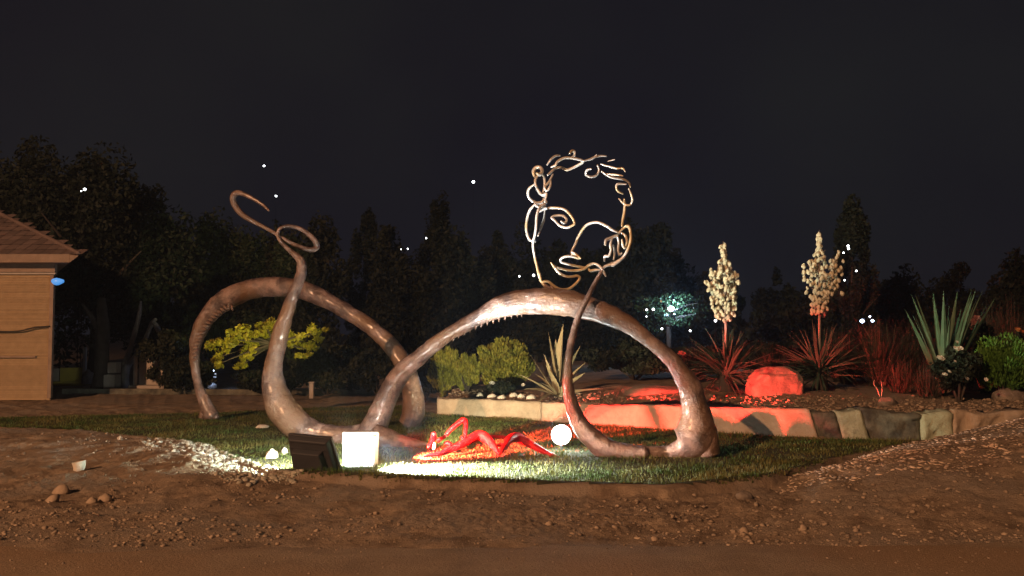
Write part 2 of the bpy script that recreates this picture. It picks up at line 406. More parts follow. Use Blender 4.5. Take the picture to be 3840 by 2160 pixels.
# loose gravel and wood chips
ICO_V = []; ICO_F = []
def ico():
    t = (1 + 5 ** .5) / 2
    v = np.array([(-1, t, 0), (1, t, 0), (-1, -t, 0), (1, -t, 0), (0, -1, t), (0, 1, t), (0, -1, -t), (0, 1, -t), (t, 0, -1), (t, 0, 1), (-t, 0, -1), (-t, 0, 1)], float)
    v /= np.linalg.norm(v[0])
    f = np.array([(0, 11, 5), (0, 5, 1), (0, 1, 7), (0, 7, 10), (0, 10, 11), (1, 5, 9), (5, 11, 4), (11, 10, 2), (10, 7, 6), (7, 1, 8), (3, 9, 4), (3, 4, 2), (3, 2, 6), (3, 6, 8), (3, 8, 9), (4, 9, 5), (2, 4, 11), (6, 2, 10), (8, 6, 7), (9, 8, 1)])
    return v, f
IV, IF = ico()
def scatter(name, x, y, s, material, flat=0.6, label='', cat='gravel', long=1.0, zc=None):
    n = len(x); z = height(x, y) if zc is None else np.full(n, zc)
    ang = RNG.uniform(0, 2 * np.pi, n); ca, sa = np.cos(ang), np.sin(ang)
    base = IV[None] * (1 + RNG.uniform(-.28, .28, (n, 12, 1)))
    base = base * np.stack([s * long, s, s * flat], 1)[:, None, :]
    tilt = RNG.uniform(-.4, .4, n)[:, None]
    bz = base[..., 2] + tilt * base[..., 0]
    X_ = base[..., 0] * ca[:, None] - base[..., 1] * sa[:, None] + x[:, None]
    Y_ = base[..., 0] * sa[:, None] + base[..., 1] * ca[:, None] + y[:, None]
    Z_ = bz + (z + s * flat * 0.35)[:, None]
    V = np.stack([X_, Y_, Z_], -1).reshape(-1, 3)
    Fc = (IF[None] + (np.arange(n) * 12)[:, None, None]).reshape(-1, 3)
    o = mesh(name, V, Fc, material); tag(o, label, cat, kind='stuff'); return o
N = 30000
y = 5.3 + 6.0 * RNG.random(N) ** 1.4; x = RNG.uniform(-0.62, 0.62, N) * y
d = 0.35 + 1.6 * fbm(x, y, 1.1, 3, 101) + 0.5 * np.exp(-((y - 6.0) / .35) ** 2)
k = (y < yfront(x) - 0.02) & (RNG.random(N) < np.clip(d, 0.04, .8) * .7) & (y > 5.5 + 0.2 * vnoise(x * 3, y * 3, 3))
x = x[k]; y = y[k]; s = 0.0035 + 0.018 * RNG.random(len(x)) ** 4
scatter('gravel', x, y, s, M_gravel, label='loose brown gravel and clods strewn over the bare dirt', cat='gravel')
N = 3800
y = 3.9 + 1.75 * RNG.random(N) ** .6; x = RNG.uniform(-0.62, 0.62, N) * y
k = RNG.random(N) < np.clip(.15 + .9 * fbm(x, y, 1.4, 3, 131) + .5 * np.exp(-((y - 5.55) / .22) ** 2), .03, .9); x = x[k]; y = y[k]
scatter('road_grit', x, y, 0.0022 + 0.008 * RNG.random(len(x)) ** 4, M_gravel, label='fine grit scattered over the compacted road', cat='gravel', zc=-0.012)
N = 11000
y = RNG.uniform(7.2, 11, N); x = RNG.uniform(2.0, 7.5, N)
xr = np.interp(y, XR_Y, XR_X)
k = (x > xr + 0.03) & (y < ywall(x) - .05) & (x < .62 * y + .4) & (RNG.random(N) < 0.2 + 0.8 * np.exp(-(x - xr) / .9))
x = x[k]; y = y[k]; s = 0.006 + 0.016 * RNG.random(len(x)) ** 2
scatter('wood_chip_mulch', x, y, s, M_chips, flat=0.35, label='pale chips and clods heaped on the dirt mound at right', cat='mulch', long=1.7)
N = 2600
x = RNG.uniform(-4.2, -1.85, N); y = yfront(x) - RNG.random(N) ** 1.5 * 0.9 + 0.12
k = (RNG.random(N) < np.clip(.15 + (x + 4.2) / 2.4, .1, .7)) & ((x < -2.15) | (y > 7.62)); x = x[k]; y = y[k]; s = 0.008 + 0.028 * RNG.random(len(x)) ** 3
scatter('pale_gravel', x, y, s, mat('pale_gravel', (0.40, 0.39, 0.33), 0.95, (0.25, 0.24, 0.20), 4, 0.5, 50, island=.3), label='pale broken stones along the lawn edge left of the dark floodlight', cat='gravel')
N = 5000
x = RNG.uniform(-1.1, 8, N); y = ywall(x) + 0.2 + RNG.random(N) ** 2 * 1.6
s = 0.008 + 0.03 * RNG.random(N) ** 5
scatter('bed_gravel', x, y, s, M_gravel, label='gravel and small stones along the raised planting bed edge', cat='gravel')

# ------------------------------------------------------------------ retaining wall (blocks)
wall = empty('retaining_wall', (0, 12, 0), 'long low plastered stone wall edging the raised planting bed', 'wall')
def wall_pt(s):  # s in px-like param = x
    return s
cuts = [-1.16, 0.42, 3.62, 3.92, 4.21, 4.84, 5.2, 6.3, 9, 12, 16]
for ci in range(len(cuts) - 1):
    x0, x1 = cuts[ci] + 0.003, cuts[ci + 1] - 0.003
    nx = max(8, int((x1 - x0) / 0.035)); nz_ = 9; nt = 5
    prof = [(0, t) for t in np.linspace(-0.25, 1, nz_)] + [(t, 1) for t in np.linspace(0, 1, nt)[1:]] + [(1, t) for t in np.linspace(1, -0.25, 4)[1:]]
    V = []; Fc = []
    rngc = random.Random(ci * 3 + 1); push = rngc.uniform(-0.02, 0.02); dh = rngc.uniform(-0.012, 0.012)
    if x0 > 3.6 and x0 < 4.9: push = rngc.uniform(-0.01, 0.05)
    sl0 = random.Random(ci * 7).uniform(-.12, .12) if ci >= 2 else 0; sl1 = random.Random(ci * 7 + 7).uniform(-.12, .12) if ci >= 1 and ci < 5 else 0
    if ci == 1: sl1 = random.Random(14).uniform(-.12, .12)
    for ix in range(nx + 1):
        xx = x0 + (x1 - x0) * ix / nx
        yw, hw = float(ywall(np.array(xx))), float(hwall(np.array(xx))) + dh
        edge = min(ix, nx - ix); rnd = 0.008 * (edge == 0)
        for (dep, hh) in prof:
            v = fbm(np.array([xx * 1.0]), np.array([hh * hw + dep]), 6, 3, 5 + ci)[0] * 0.040 + fbm(np.array([xx]), np.array([hh * hw * 1.5]), 24, 2, 9)[0] * .012
            rc_ = 0.008 if hh > .97 and dep < 0.02 else 0
            rg = 1.8 if ci >= 2 else 1.0
            tl = (sl0 if ix < nx / 2 else sl1) * (hh - .5) * max(0, 1 - 2.2 * min(ix, nx - ix) / nx)
            V.append((xx + tl, yw + push + rnd + rc_ + v * rg + dep * 0.24, hh * hw * (1 - .06 * (ci >= 2) * (1 + math.sin(xx * 7))) + v * .6 * rg - rc_ * .6))
    m_ = len(prof)
    for ix in range(nx):
        for j in range(m_ - 1):
            a = ix * m_ + j; Fc.append((a, a + m_, a + m_ + 1, a + 1))
    Fc.append(tuple(range(m_))[::1]); Fc.append(tuple(nx * m_ + j for j in range(m_))[::-1])
    b = mesh('stone_block', V, Fc, M_dkwall if ci in (2, 4) else (M_grwall if ci in (3, 5) else M_wall), wall, smooth=True)
    if ci in (2, 4): b['label'] = 'dark mossy block'
    if ci in (3, 5): b['label'] = 'block coloured pale green as if floodlit'
# ------------------------------------------------------------------ sculptures
def ZP(ox, oy, s, pts): return [(ox + a / s, oy + b / s) for a, b in pts]
def px_tube(name, pts, mat_, parent, Yd, sub=6, seg=18, flat=0.85, lump=0.03, seed=0):
    big = mat_ is M_bronze and max(q[2] for q in pts) > 14
    rough = .017 if big else 0
    if big: sub = 16; seg = 36; lump = .035
    """pts: (px, py, r_px[, Y])"""
    W = []; R = []
    for q in pts:
        Yq = q[3] if len(q) > 3 else (Yd(q[0]) if callable(Yd) else Yd)
        W.append(P(q[0], q[1], Yq)); R.append(q[2] * Yq / F)
    return tube(name, W, R, mat_, parent, sub=sub, seg=seg, flat=flat, lump=lump, seed=seed, rough=rough)
YF = lambda px: float(np.interp(px, [720, 1040, 1500, 2140, 2660], [10.35, 10.3, 9.95, 9.2, 8.95]))
S1 = empty('looping_sculpture', G(1500, 1690), 'glossy brown looping sculpture with tall wire face and arched bodies on the lawn', 'sculpture')
# left body: neck -> ground -> joins arch
z2 = lambda pts: ZP(650, 650, 2.229, pts)
nk = z2([(1000, 668), (1040, 705), (1068, 745), (1068, 830), (1040, 920), (1008, 1000), (970, 1110), (925, 1240), (885, 1380)])
nr_ = [10, 13, 17, 20, 21, 22.5, 25, 28, 31]
left_body = [(a, b, r) for (a, b), r in zip(nk, nr_)]
left_body += [(1032, 1345, 32.5), (1022, 1405, 38), (1030, 1465, 47), (1055, 1528, 57), (1106, 1585, 56), (1180, 1622, 42), (1260, 1634, 38), (1340, 1632, 38), (1420, 1618, 42)]
px_tube('neck_body', left_body, M_bronze, S1, YF, seed=1)
arch = [(1330, 1668, 30), (1372, 1640, 42), (1408, 1590, 47), (1432, 1535, 43), (1456, 1478, 40), (1505, 1398, 34.5), (1575, 1337, 30), (1634, 1288, 26.5), (1697, 1245, 25.5),
        (1788, 1194, 30), (1852, 1161, 37), (1918, 1139, 44), (2003, 1130, 49), (2075, 1131, 50), (2150, 1142, 47), (2230, 1163, 43), (2300, 1190, 38), (2365, 1224, 32), (2430, 1275, 27),
        (2500, 1333, 28), (2545, 1386, 33), (2585, 1452, 44), (2605, 1525, 51), (2612, 1590, 67), (2604, 1645, 80), (2570, 1685, 55), (2520, 1698, 34), (2460, 1700, 27), (2400, 1700, 28), (2330, 1695, 35)]
px_tube('arch_body', arch, M_bronze, S1, YF, seed=2, sub=7)
px_tube('tail', [(1400, 1635, 44), (1460, 1650, 40), (1520, 1662, 26), (1580, 1668, 14), (1632, 1672, 4)], M_bronze, S1, lambda p: 9.85, seed=3)
px_tube('foot', [(2632, 1600, 50, 8.97), (2648, 1660, 50, 8.95), (2655, 1705, 45, 8.95)], M_bronze, S1, 8.95, seed=8)
right_body = [(2262, 1008, 6, 9.0), (2243, 1040, 7.5, 9.0), (2222, 1080, 9, 8.98), (2196, 1130, 10.5, 8.95), (2168, 1190, 12, 8.95), (2150, 1250, 12.5, 8.96), (2137, 1310, 14, 8.98),
              (2130, 1370, 15.5, 9.0), (2129, 1430, 20, 9.02), (2137, 1490, 23, 9.04), (2153, 1545, 27, 9.06), (2180, 1598, 33, 9.08), (2220, 1645, 39, 9.08), (2275, 1685, 40, 9.05), (2345, 1700, 36, 9.0), (2420, 1704, 30, 8.97)]
px_tube('slender_body', right_body, M_bronze, S1, YF, seed=4)
# wire loop on the left neck
wl_ = z2([(800, 312), (745, 262), (650, 203), (560, 165), (508, 178), (503, 240), (560, 330), (650, 392), (740, 440), (830, 490), (900, 535), (1000, 590), (1100, 628), (1165, 638), (1200, 612), (1185, 565), (1120, 500), (1050, 460), (965, 442), (895, 458), (872, 505), (890, 560), (950, 625), (1005, 672)])
rr = [4, 6, 8, 10, 12, 12, 11, 9.5, 8, 7, 7, 8, 9.5, 11, 11.5, 11, 9, 8, 7, 6, 6, 7.5, 9, 10.5]
dz = np.interp(range(24), [0, 5, 10, 14, 19, 23], [10.1, 10.25, 10.35, 10.45, 10.3, 10.3])
px_tube('wire_loop', [(a, b, r, Yq) for (a, b), r, Yq in zip(wl_, rr, dz)], M_bronze, S1, YF, sub=8, seg=10, flat=1, lump=.04, seed=5)
# teeth under the arch
tooth_V, tooth_F = tube_geo([(0, 0, 0.012), (0, 0, -0.008), (0, 0, -0.036)], [0.016, 0.010, 0.0015], sub=2, seg=7, flat=1)
tooth_me = bpy.data.meshes.new('tooth'); tooth_me.from_pydata([tuple(v) for v in tooth_V], [], tooth_F); tooth_me.materials.append(M_bronze)
def z4(pts): return ZP(1300, 1000, 2.862, pts)
inner = z4([(1030, 845), (1090, 805), (1150, 768), (1208, 735), (1270, 700), (1330, 668), (1388, 645), (1448, 622), (1512, 596), (1575, 574), (1635, 556), (1700, 541), (1768, 530), (1832, 522), (1880, 517)])
for i, (a, b) in enumerate(inner):
    Yq = YF(a) - 0.01; v = P(a, b - 1, Yq) - wloc(S1)
    sc_ = 0.8 if i > 11 or i < 2 else 1.15
    inst('tooth', tooth_me, S1, Matrix.Translation(v) @ Matrix.Rotation(0.35 - 0.03 * i, 4, 'Y') @ Matrix.Scale(sc_, 4))
# wire face
def z3(pts): return ZP(1900, 520, 2.415, pts)
def wire(name, pts, r, Y0=9.35, bulge=0.06, seed=0, mat_=M_wire):
    q = z3(pts); n = len(q); rnd = random.Random(seed * 7 + 3); ph = rnd.random() * 6
    W = [P(a, b, Y0 + bulge * math.sin(i * 0.55 + ph)) for i, (a, b) in enumerate(q)]
    rl = [1.12 * r * Y0 / F * (0.6 if i in (0, n - 1) else 1.0) for i in range(n)]
    return tube(name, W, rl, mat_, S1, sub=6, seg=8, lump=0.06, seed=seed)
# outline of the cheek down to the chin (thicker bottom), lips
wire('face_outline', [(355, 585), (300, 625), (275, 690), (268, 780), (262, 840), (248, 900), (238, 950), (246, 1030), (262, 1100), (280, 1180), (298, 1250), (322, 1310)], 4.6, seed=1)
wire('chin', [(300, 1215), (310, 1285), (345, 1335), (330, 1300), (375, 1295), (430, 1335), (490, 1365), (560, 1360), (620, 1318), (662, 1265), (640, 1243), (590, 1250), (540, 1248), (480, 1218), (435, 1165), (400, 1122)], 4.6, seed=2, bulge=0.02)
wire('chin_base', [(325, 1305), (370, 1350), (430, 1385), (400, 1330)], 9, seed=3, mat_=M_bronze, bulge=0.01)
wire('lower_lip', [(402, 1124), (440, 1160), (520, 1185), (610, 1195), (700, 1180), (745, 1145), (800, 1132), (850, 1165), (880, 1210), (898, 1248)], 4.3, seed=4)
wire('upper_lip', [(660, 1086), (600, 1066), (540, 1066), (495, 1085), (495, 1115), (560, 1138), (640, 1155), (710, 1168), (760, 1150)], 4.3, seed=5)
wire('lip_curl', [(742, 1165), (755, 1195), (800, 1190), (855, 1186)], 4.6, seed=6)
wire('nose', [(668, 1084), (620, 1072), (590, 1040), (592, 1015), (618, 965), (650, 890), (690, 820), (740, 772), (820, 757), (900, 788), (960, 828), (1010, 845)], 4.6, seed=7)
wire('nostril', [(586, 1022), (630, 1050), (672, 1086)], 4.6, seed=17)
wire('eye', [(290, 665), (330, 640), (360, 630), (440, 625), (520, 640), (575, 688), (615, 760), (590, 788), (540, 805), (480, 787), (440, 745), (408, 715), (450, 697), (510, 700), (543, 735), (525, 765), (490, 745)], 4.4, seed=8)
wire('ear', [(262, 935), (215, 920), (188, 870), (178, 790), (190, 705), (215, 640), (262, 590)], 4.8, seed=9)
wire('ear', [(347, 640), (338, 730), (310, 810), (283, 882)], 4.2, seed=10)
hairs = [
    ([(248, 415), (205, 450), (192, 500), (215, 550), (270, 580), (330, 565), (350, 500)], 4.6),
    ([(345, 575), (360, 500), (320, 510), (275, 450), (258, 380), (290, 330), (330, 335), (345, 400), (330, 490)], 4.8),
    ([(400, 380), (395, 430), (365, 470), (345, 440), (385, 390), (420, 320)], 4.2),
    ([(255, 350), (243, 300), (265, 262), (305, 262), (322, 295), (300, 325), (270, 310)], 6.2),
    ([(365, 240), (400, 190), (440, 158), (485, 153)], 4.0),
    ([(370, 330), (400, 305), (445, 268), (500, 262), (550, 282), (640, 243), (692, 205), (620, 180), (530, 173), (465, 205), (440, 240), (400, 258)], 4.6),
    ([(692, 203), (750, 188), (830, 158), (905, 158)], 3.8),
    ([(770, 190), (800, 160), (815, 145)], 3), ([(915, 206), (980, 188)], 3.2),
    ([(570, 135), (590, 112), (615, 118), (612, 152), (590, 168)], 5),
    ([(820, 238), (836, 285), (812, 332), (762, 347), (720, 325), (728, 285), (768, 273)], 4.0),
    ([(858, 295), (915, 335), (980, 357), (1060, 370), (1108, 402), (1122, 440)], 4.0),
    ([(905, 320), (980, 325), (1055, 338)], 3.6),
    ([(850, 230), (920, 250), (1000, 270), (1050, 268), (1075, 300)], 3.2),
    ([(1085, 412), (1005, 412), (995, 450), (1015, 480), (1055, 500)], 4.2),
    ([(1105, 450), (1130, 510), (1138, 560), (1112, 602), (1065, 592), (1015, 542)], 3.8),
    ([(300, 600), (340, 590), (360, 570), (330, 540)], 4.2),
    ([(250, 560), (262, 600), (300, 620), (350, 605)], 4.2),
]
for i, (pts, r) in enumerate(hairs):
    wire('hair_curl', pts, r, seed=20 + i)
wire('temple', [(1062, 545), (1070, 600), (1066, 670), (1052, 740), (1044, 795)], 5.2, seed=50)
for i, (pts, r) in enumerate([
    ([(1040, 830), (1080, 795), (1110, 800), (1124, 870), (1122, 930), (1095, 1010), (1045, 1085), (960, 1148), (945, 1130)], 5.0),
    ([(1060, 800), (1000, 870), (940, 900), (900, 920), (893, 965)], 5.0),
    ([(955, 905), (940, 960), (945, 1010), (925, 1060), (890, 1065), (885, 1112)], 4.4),
    ([(1035, 850), (1075, 880), (1090, 930), (1078, 985), (1055, 970), (1045, 910)], 4.6),
    ([(1000, 870), (1015, 940), (1008, 1010), (1022, 1050), (1045, 1035)], 4.6),
    ([(965, 960), (978, 1030), (968, 1100)], 4.2),
    ([(885, 1165), (940, 1130), (1000, 1110)], 4.6)]):
    wire('ear_coil', pts, r, seed=60 + i, mat_=M_wire)
wire('neck_wire', [(1035, 1085), (960, 1135), (890, 1158), (850, 1200)], 4.6, seed=70)

# rear arch
S2 = empty('arch_sculpture', G(1150, 1570), 'plain brown arch standing behind the wire necked sculpture', 'sculpture')
YB = lambda px: float(np.interp(px, [760, 1560], [12.9, 11.8]))
ra = [(795, 1562, 30), (772, 1520, 24), (752, 1470, 18), (738, 1420, 15.5), (731, 1360, 18), (732, 1300, 22), (748, 1240, 28), (780, 1185, 33), (828, 1137, 37), (890, 1102, 39), (960, 1080, 37), (1040, 1076, 37),
      (1120, 1084, 36), (1180, 1105, 34), (1250, 1140, 30), (1330, 1187, 28), (1400, 1235, 29), (1460, 1290, 31), (1505, 1350, 33), (1535, 1420, 36), (1550, 1490, 40), (1550, 1550, 44), (1535, 1590, 42)]
px_tube('arch_body', ra, M_bronze, S2, YB, seed=9, sub=7)
px_tube('foot', [(765, 1490, 8), (765, 1530, 13), (758, 1568, 14)], M_bronze, S2, 12.9, seed=10)
px_tube('foot', [(772, 1480, 8), (790, 1530, 14), (812, 1568, 13)], M_bronze, S2, 12.85, seed=11)
rib = ZP(700, 1050, 4.14, [(740, 440), (690, 432), (640, 440), (590, 470), (545, 508), (500, 545), (455, 585), (415, 630), (375, 675), (335, 725), (300, 775), (270, 830), (240, 890), (215, 945), (195, 1000), (178, 1060), (165, 1120), (160, 1190), (155, 1260)])
rv, rf = tube_geo([(-0.045, 0, 0), (0, -0.01, 0), (0.045, 0, 0)], [0.008, 0.020, 0.008], sub=3, seg=8)
rib_me = bpy.data.meshes.new('rib'); rib_me.from_pydata([tuple(v) for v in rv], [], rf); rib_me.materials.append(M_bronze)
for i, (a, b) in enumerate(rib):
    a2, b2 = rib[min(i + 1, len(rib) - 1)]; a1, b1 = rib[max(i - 1, 0)]
    ang = math.atan2(-(b2 - b1), a2 - a1)
    v = P(a - 8, b - 2, YB(a) - 0.14) - wloc(S2)
    inst('rib', rib_me, S2, Matrix.Translation(v) @ Matrix.Rotation(-ang + 1.2, 4, 'Y'))

# red creature on the grass
S3 = empty('red_sculpture', G(1850, 1715), 'glossy red painted spindly sculpture crouching on the grass beneath the arch', 'sculpture')
def zr(pts): return ZP(1560, 1540, 4.025, pts)
def rt(name, pts, rads, Ys, flat=0.8, sd=0):
    q = zr(pts)
    if not hasattr(Ys, '__len__'): Ys = [Ys] * len(q)
    px_tube(name, [(a, b, r * .88, yy) for (a, b), r, yy in zip(q, rads, Ys)], M_red, S3, 9, sub=3, seg=12, flat=flat, lump=.05, seed=sd)
rt('long_limb', [(130, 680), (250, 668), (380, 645), (520, 590), (680, 515), (820, 440), (930, 385), (1000, 380), (1070, 420), (1130, 490), (1190, 560), (1240, 630), (1270, 670)],
   [5, 8, 10, 13, 15, 19, 22, 23, 21, 17, 13, 9, 6], [8.9, 8.95, 9.0, 9.1, 9.15, 9.2, 9.25, 9.25, 9.2, 9.15, 9.1, 9.05, 9.0], sd=1)
rt('back_limb', [(1262, 665), (1300, 600), (1350, 530), (1400, 450), (1460, 410), (1540, 400), (1620, 450), (1750, 520), (1900, 600), (2050, 670), (2180, 715)],
   [6, 10, 13, 16, 19, 20, 19, 16, 13, 9, 4], [9.0, 9.0, 9.05, 9.1, 9.15, 9.2, 9.2, 9.15, 9.1, 9.0, 8.95], sd=2)
rt('spine', [(1060, 400), (1150, 392), (1260, 395), (1380, 405), (1480, 410)], [9, 8, 7, 8, 10], 9.35, sd=3)
rt('chest', [(1230, 520), (1280, 515), (1330, 520), (1380, 470)], [6, 9, 9, 6], 9.15, sd=4)
rt('raised_arm', [(320, 455), (420, 400), (520, 290), (620, 205), (700, 145), (745, 145), (755, 220), (745, 320), (740, 420), (760, 470)],
   [8, 8, 8.5, 9, 10, 10, 9.5, 8.5, 8, 9], [9.5, 9.5, 9.5, 9.45, 9.4, 9.4, 9.35, 9.3, 9.25, 9.2], sd=5)
rt('elbow', [(690, 390), (720, 440), (760, 450)], [7, 9, 8], 9.25, sd=6)
rt('head', [(262, 335), (265, 380), (255, 440), (230, 500), (180, 560)], [9, 12, 12, 9, 6], [9.3, 9.3, 9.25, 9.2, 9.15], sd=7)
rt('hand', [(440, 500), (480, 495), (520, 520), (500, 560), (430, 580)], [8, 11, 10, 8, 6], 9.35, sd=8)
q = zr([(280, 480), (275, 540)])
px_tube('beak', [(q[0][0], q[0][1], 3, 9.1), (q[1][0], q[1][1], 7, 9.1), (q[1][0] - 2, q[1][1] + 10, 6, 9.1)], M_stone, S3, 9.1, seg=8)

# ------------------------------------------------------------------ floodlights
def flood(name, px, py_base, Yd, label, body_mat, lens_mat, w_, h_, yaw, pitch, roll=0, taper=1.0, box=(0.6, 0.55), group=None, lift=0.05):
    base = P(px, py_base, Yd)
    root = empty(name, (base.x, base.y, max(0, 0)), label, 'floodlight', group)
    cz = lift + h_ * .5
    R = Matrix.Translation(Vector((base.x, base.y, cz + 0.0))) @ Euler((pitch, roll, yaw), 'XYZ').to_matrix().to_4x4()
    def frus(mb, y0, y1, w0, h0, w1, h1, dz0=0, dz1=0, bev=0.0, tp=1.0):
        pts = []
        for (yy, ww, hh, dz_) in ((y0, w0, h0, dz0), (y1, w1, h1, dz1)):
            for (sx, sz) in ((-1, -1), (1, -1), (1, 1), (-1, 1)):
                k = tp if sz < 0 and sx > 0 else 1
                pts.append(R @ Vector((sx * ww / 2 * k, yy, sz * hh / 2 + dz_)))
        mb.add(pts, [(0, 1, 2, 3), (7, 6, 5, 4), (0, 4, 5, 1), (1, 5, 6, 2), (2, 6, 7, 3), (3, 7, 4, 0)])
    # local +y is the lit side
    mb = MB(); frus(mb, 0.02, 0.055, w_, h_, w_, h_, tp=taper); o = mb.obj('front_frame', body_mat, root)
    mb = MB(); frus(mb, -0.035, 0.0195, w_ * .86, h_ * .86, w_ * .95, h_ * .95, tp=taper); mb.obj('housing', body_mat, root)
    mb = MB(); frus(mb, -0.10, -0.0355, w_ * box[0], h_ * box[1], w_ * box[0] * 1.1, h_ * box[1] * 1.1, dz0=-h_ * .08, dz1=-h_ * .08, tp=taper); mb.obj('driver_box', body_mat, root)
    mb = MB()
    for k in range(5):
        c0 = R @ Vector((0, 0, 0))
        mb.box((0, -0.040, h_ * (-.36 + .19 * k)), (w_ * .8, 0.008, 0.007), R)
    mb.obj('cooling_fins', body_mat, root)
    mb = MB(); frus(mb, 0.0555, 0.058, w_ * .88, h_ * .86, w_ * .88, h_ * .86); mb.obj('lens', lens_mat, root)
    # bracket
    for sx in (-1, 1):
        mb = MB(); mb.box((base.x + sx * w_ * .30, base.y + .05, cz * .35), (0.02, 0.035, cz * .7), None)
        mb.obj('bracket_arm', M_black, root)
    mb = MB(); mb.box((base.x, base.y + .05, 0.006), (w_ * .8, 0.07, 0.012), None); mb.obj('base_plate', M_black, root)
    for ob in list(root.children):
        if ob.name.startswith(('front_frame', 'housing', 'driver_box')):
            bv = ob.modifiers.new('bevel', 'BEVEL'); bv.width = 0.008; bv.segments = 2
    return root
flood('floodlight', 1165, 1775, 8.02, 'dark floodlight seen from behind, nearest on the lawn edge', M_black, M_lens, 0.43, 0.34, math.radians(-16), math.radians(24), roll=math.radians(3), taper=1.22, box=(0.62, 0.5), lift=0.0)
flood('floodlight', 1352, 1755, 8.42, 'overexposed white floodlight standing right of the dark one', M_white, M_rlens, 0.33, 0.33, math.radians(10), math.radians(12), box=(0.8, 0.7), lift=-0.015)
# round spot under the arch
c = P(2105, 1632, 9.55)
S = empty('round_spotlight', (c.x, c.y, 0), 'small dazzling round spotlight glowing on the grass under the arch', 'spotlight')
tube('lens', [(c.x, c.y - 0.02, c.z), (c.x, c.y + 0.03, c.z), (c.x, c.y + 0.05, c.z)], [0.095, 0.105, 0.095], M_lens, S, sub=3, seg=28, cap=True)
tube('housing', [(c.x, c.y + 0.053, c.z), (c.x, c.y + 0.12, c.z)], [0.095, 0.06], M_black, S, sub=3, seg=24)
mb = MB(); mb.box((c.x, c.y + 0.06, c.z / 2 - .05), (0.03, 0.03, c.z - 0.1)); mb.box((c.x, c.y + .06, .008), (.14, .1, .016)); mb.obj('stand', M_black, S)
C_LAMP.location = (c.x - 0.02, c.y - 0.06, c.z + 0.115)

# ------------------------------------------------------------------ stones and litter
def rock(name, c, d, mat_, label, cat='rock', seed=0, flat_bottom=True, sub=3, group=None, rough=0.14, boxy=1.0):
    import bmesh
    bm = bmesh.new(); bmesh.ops.create_icosphere(bm, subdivisions=sub, radius=1)
    rnd = np.random.default_rng(seed); o3 = rnd.random(3) * 50
    from mathutils import noise
    for v in bm.verts:
        k = 1 + rough * 2.2 * noise.noise(v.co * 1.3 + Vector(o3)) + rough * .7 * noise.noise(v.co * 3.5 + Vector(o3))
        v.co = Vector([math.copysign(abs(q) ** boxy, q) for q in v.co]) * k
        if v.co.z < -0.35: v.co.z = -0.35 - (v.co.z + .35) * .1
        v.co = Vector((v.co.x * d[0] / 2, v.co.y * d[1] / 2, (v.co.z + .35) * d[2] / 1.35))
    me = bpy.data.meshes.new(name); bm.to_mesh(me); bm.free(); me.materials.append(mat_)
    me.polygons.foreach_set('use_smooth', np.ones(len(me.polygons), dtype=bool))
    o = bpy.data.objects.new(name, me); COL.objects.link(o); o.location = c
    o.rotation_euler = (0, 0, rnd.random() * .5)
    tag(o, label, cat, group); return o
def gp(px, py):   # ground point under a pixel (iterates on terrain height)
    z = 0
    for _ in range(12):
        v = G(px, py, z); z = .5 * z + .5 * Hs(v.x, v.y)
    v = G(px, py, z); v.z = Hs(v.x, v.y); return v
v = gp(2905, 1475)
rock('boulder', (v.x + .02, v.y, v.z - .06), (0.80, 0.6, 0.44), M_rock, 'big rounded boulder between the two flowering yuccas', 'boulder', 21, sub=5, rough=.075, boxy=.72)
v = gp(2500, 1478); rock('boulder', (v.x - .1, v.y + .3, v.z - .04), (1.1, 0.6, 0.16), M_rock, 'low flat boulder lying on the bed left of the first yucca', 'boulder', 4)
v = gp(1020, 1720); rock('stone', (v.x, v.y, v.z - .01), (0.13, 0.12, 0.10), M_stone, 'rounded white stone left of the dark floodlight', 'stone', 5)
v = gp(1066, 1705); rock('stone', (v.x, v.y, v.z - .01), (0.07, 0.07, 0.08), M_stone, 'small white stone tucked against the dark floodlight', 'stone', 6)
v = gp(985, 1606); rock('flat_stone', (v.x, v.y, v.z), (0.17, 0.14, 0.05), M_stone, 'flat white slab on the lawn beside the left neck base', 'stone', 7, rough=.08)
v = gp(2790, 1872); rock('stone', (v.x, v.y, v.z - .01), (0.13, 0.1, 0.07), M_rock, 'brown fist sized stone at the lawn front edge right of centre', 'stone', 8)
v = gp(295, 1765)
S = empty('paper_cup', v, 'crumpled white paper cup lying on the dirt at left', 'cup')
tube('cup_wall', [v + Vector((0, 0, 0.0)), v + Vector((0.004, 0, 0.04)), v + Vector((-0.003, 0, 0.085))], [0.044, 0.052, 0.060], M_stone, S, sub=3, seg=14, lump=.10, cap=False)
tube('cup_base', [v + Vector((0, 0, 0.004)), v + Vector((0, 0, 0.012))], [0.043, 0.044], M_stone, S, sub=1, seg=14)
for i, (a, b, s_, lb) in enumerate([(200, 1880, .09, 'brown clod nearest the left photo corner'), (235, 1850, .12, 'pale hollow clod on the dirt bank at left'), (395, 1880, .10, 'round clod ending the row of clods at left'),
                                (345, 1885, .08, 'clod in the middle of the row at left'), (450, 1650, .06, 'small stone on the left dirt bank by the lawn'), (2060, 1965, .05, 'small pale stone on the gravel strip at centre'),
                                (2455, 2025, .05, 'small pale stone near the road right of centre'), (2790, 2000, .07, 'brown stone on the gravel strip right of centre'), (3010, 1985, .06, 'stone beside the dark rut at lower right')]):
    v = gp(a, b); rock('clod', (v.x, v.y, v.z - .008), (s_, s_ * .8, s_ * .65), M_gravel, lb, 'clod', 30 + i, sub=2, rough=.25)
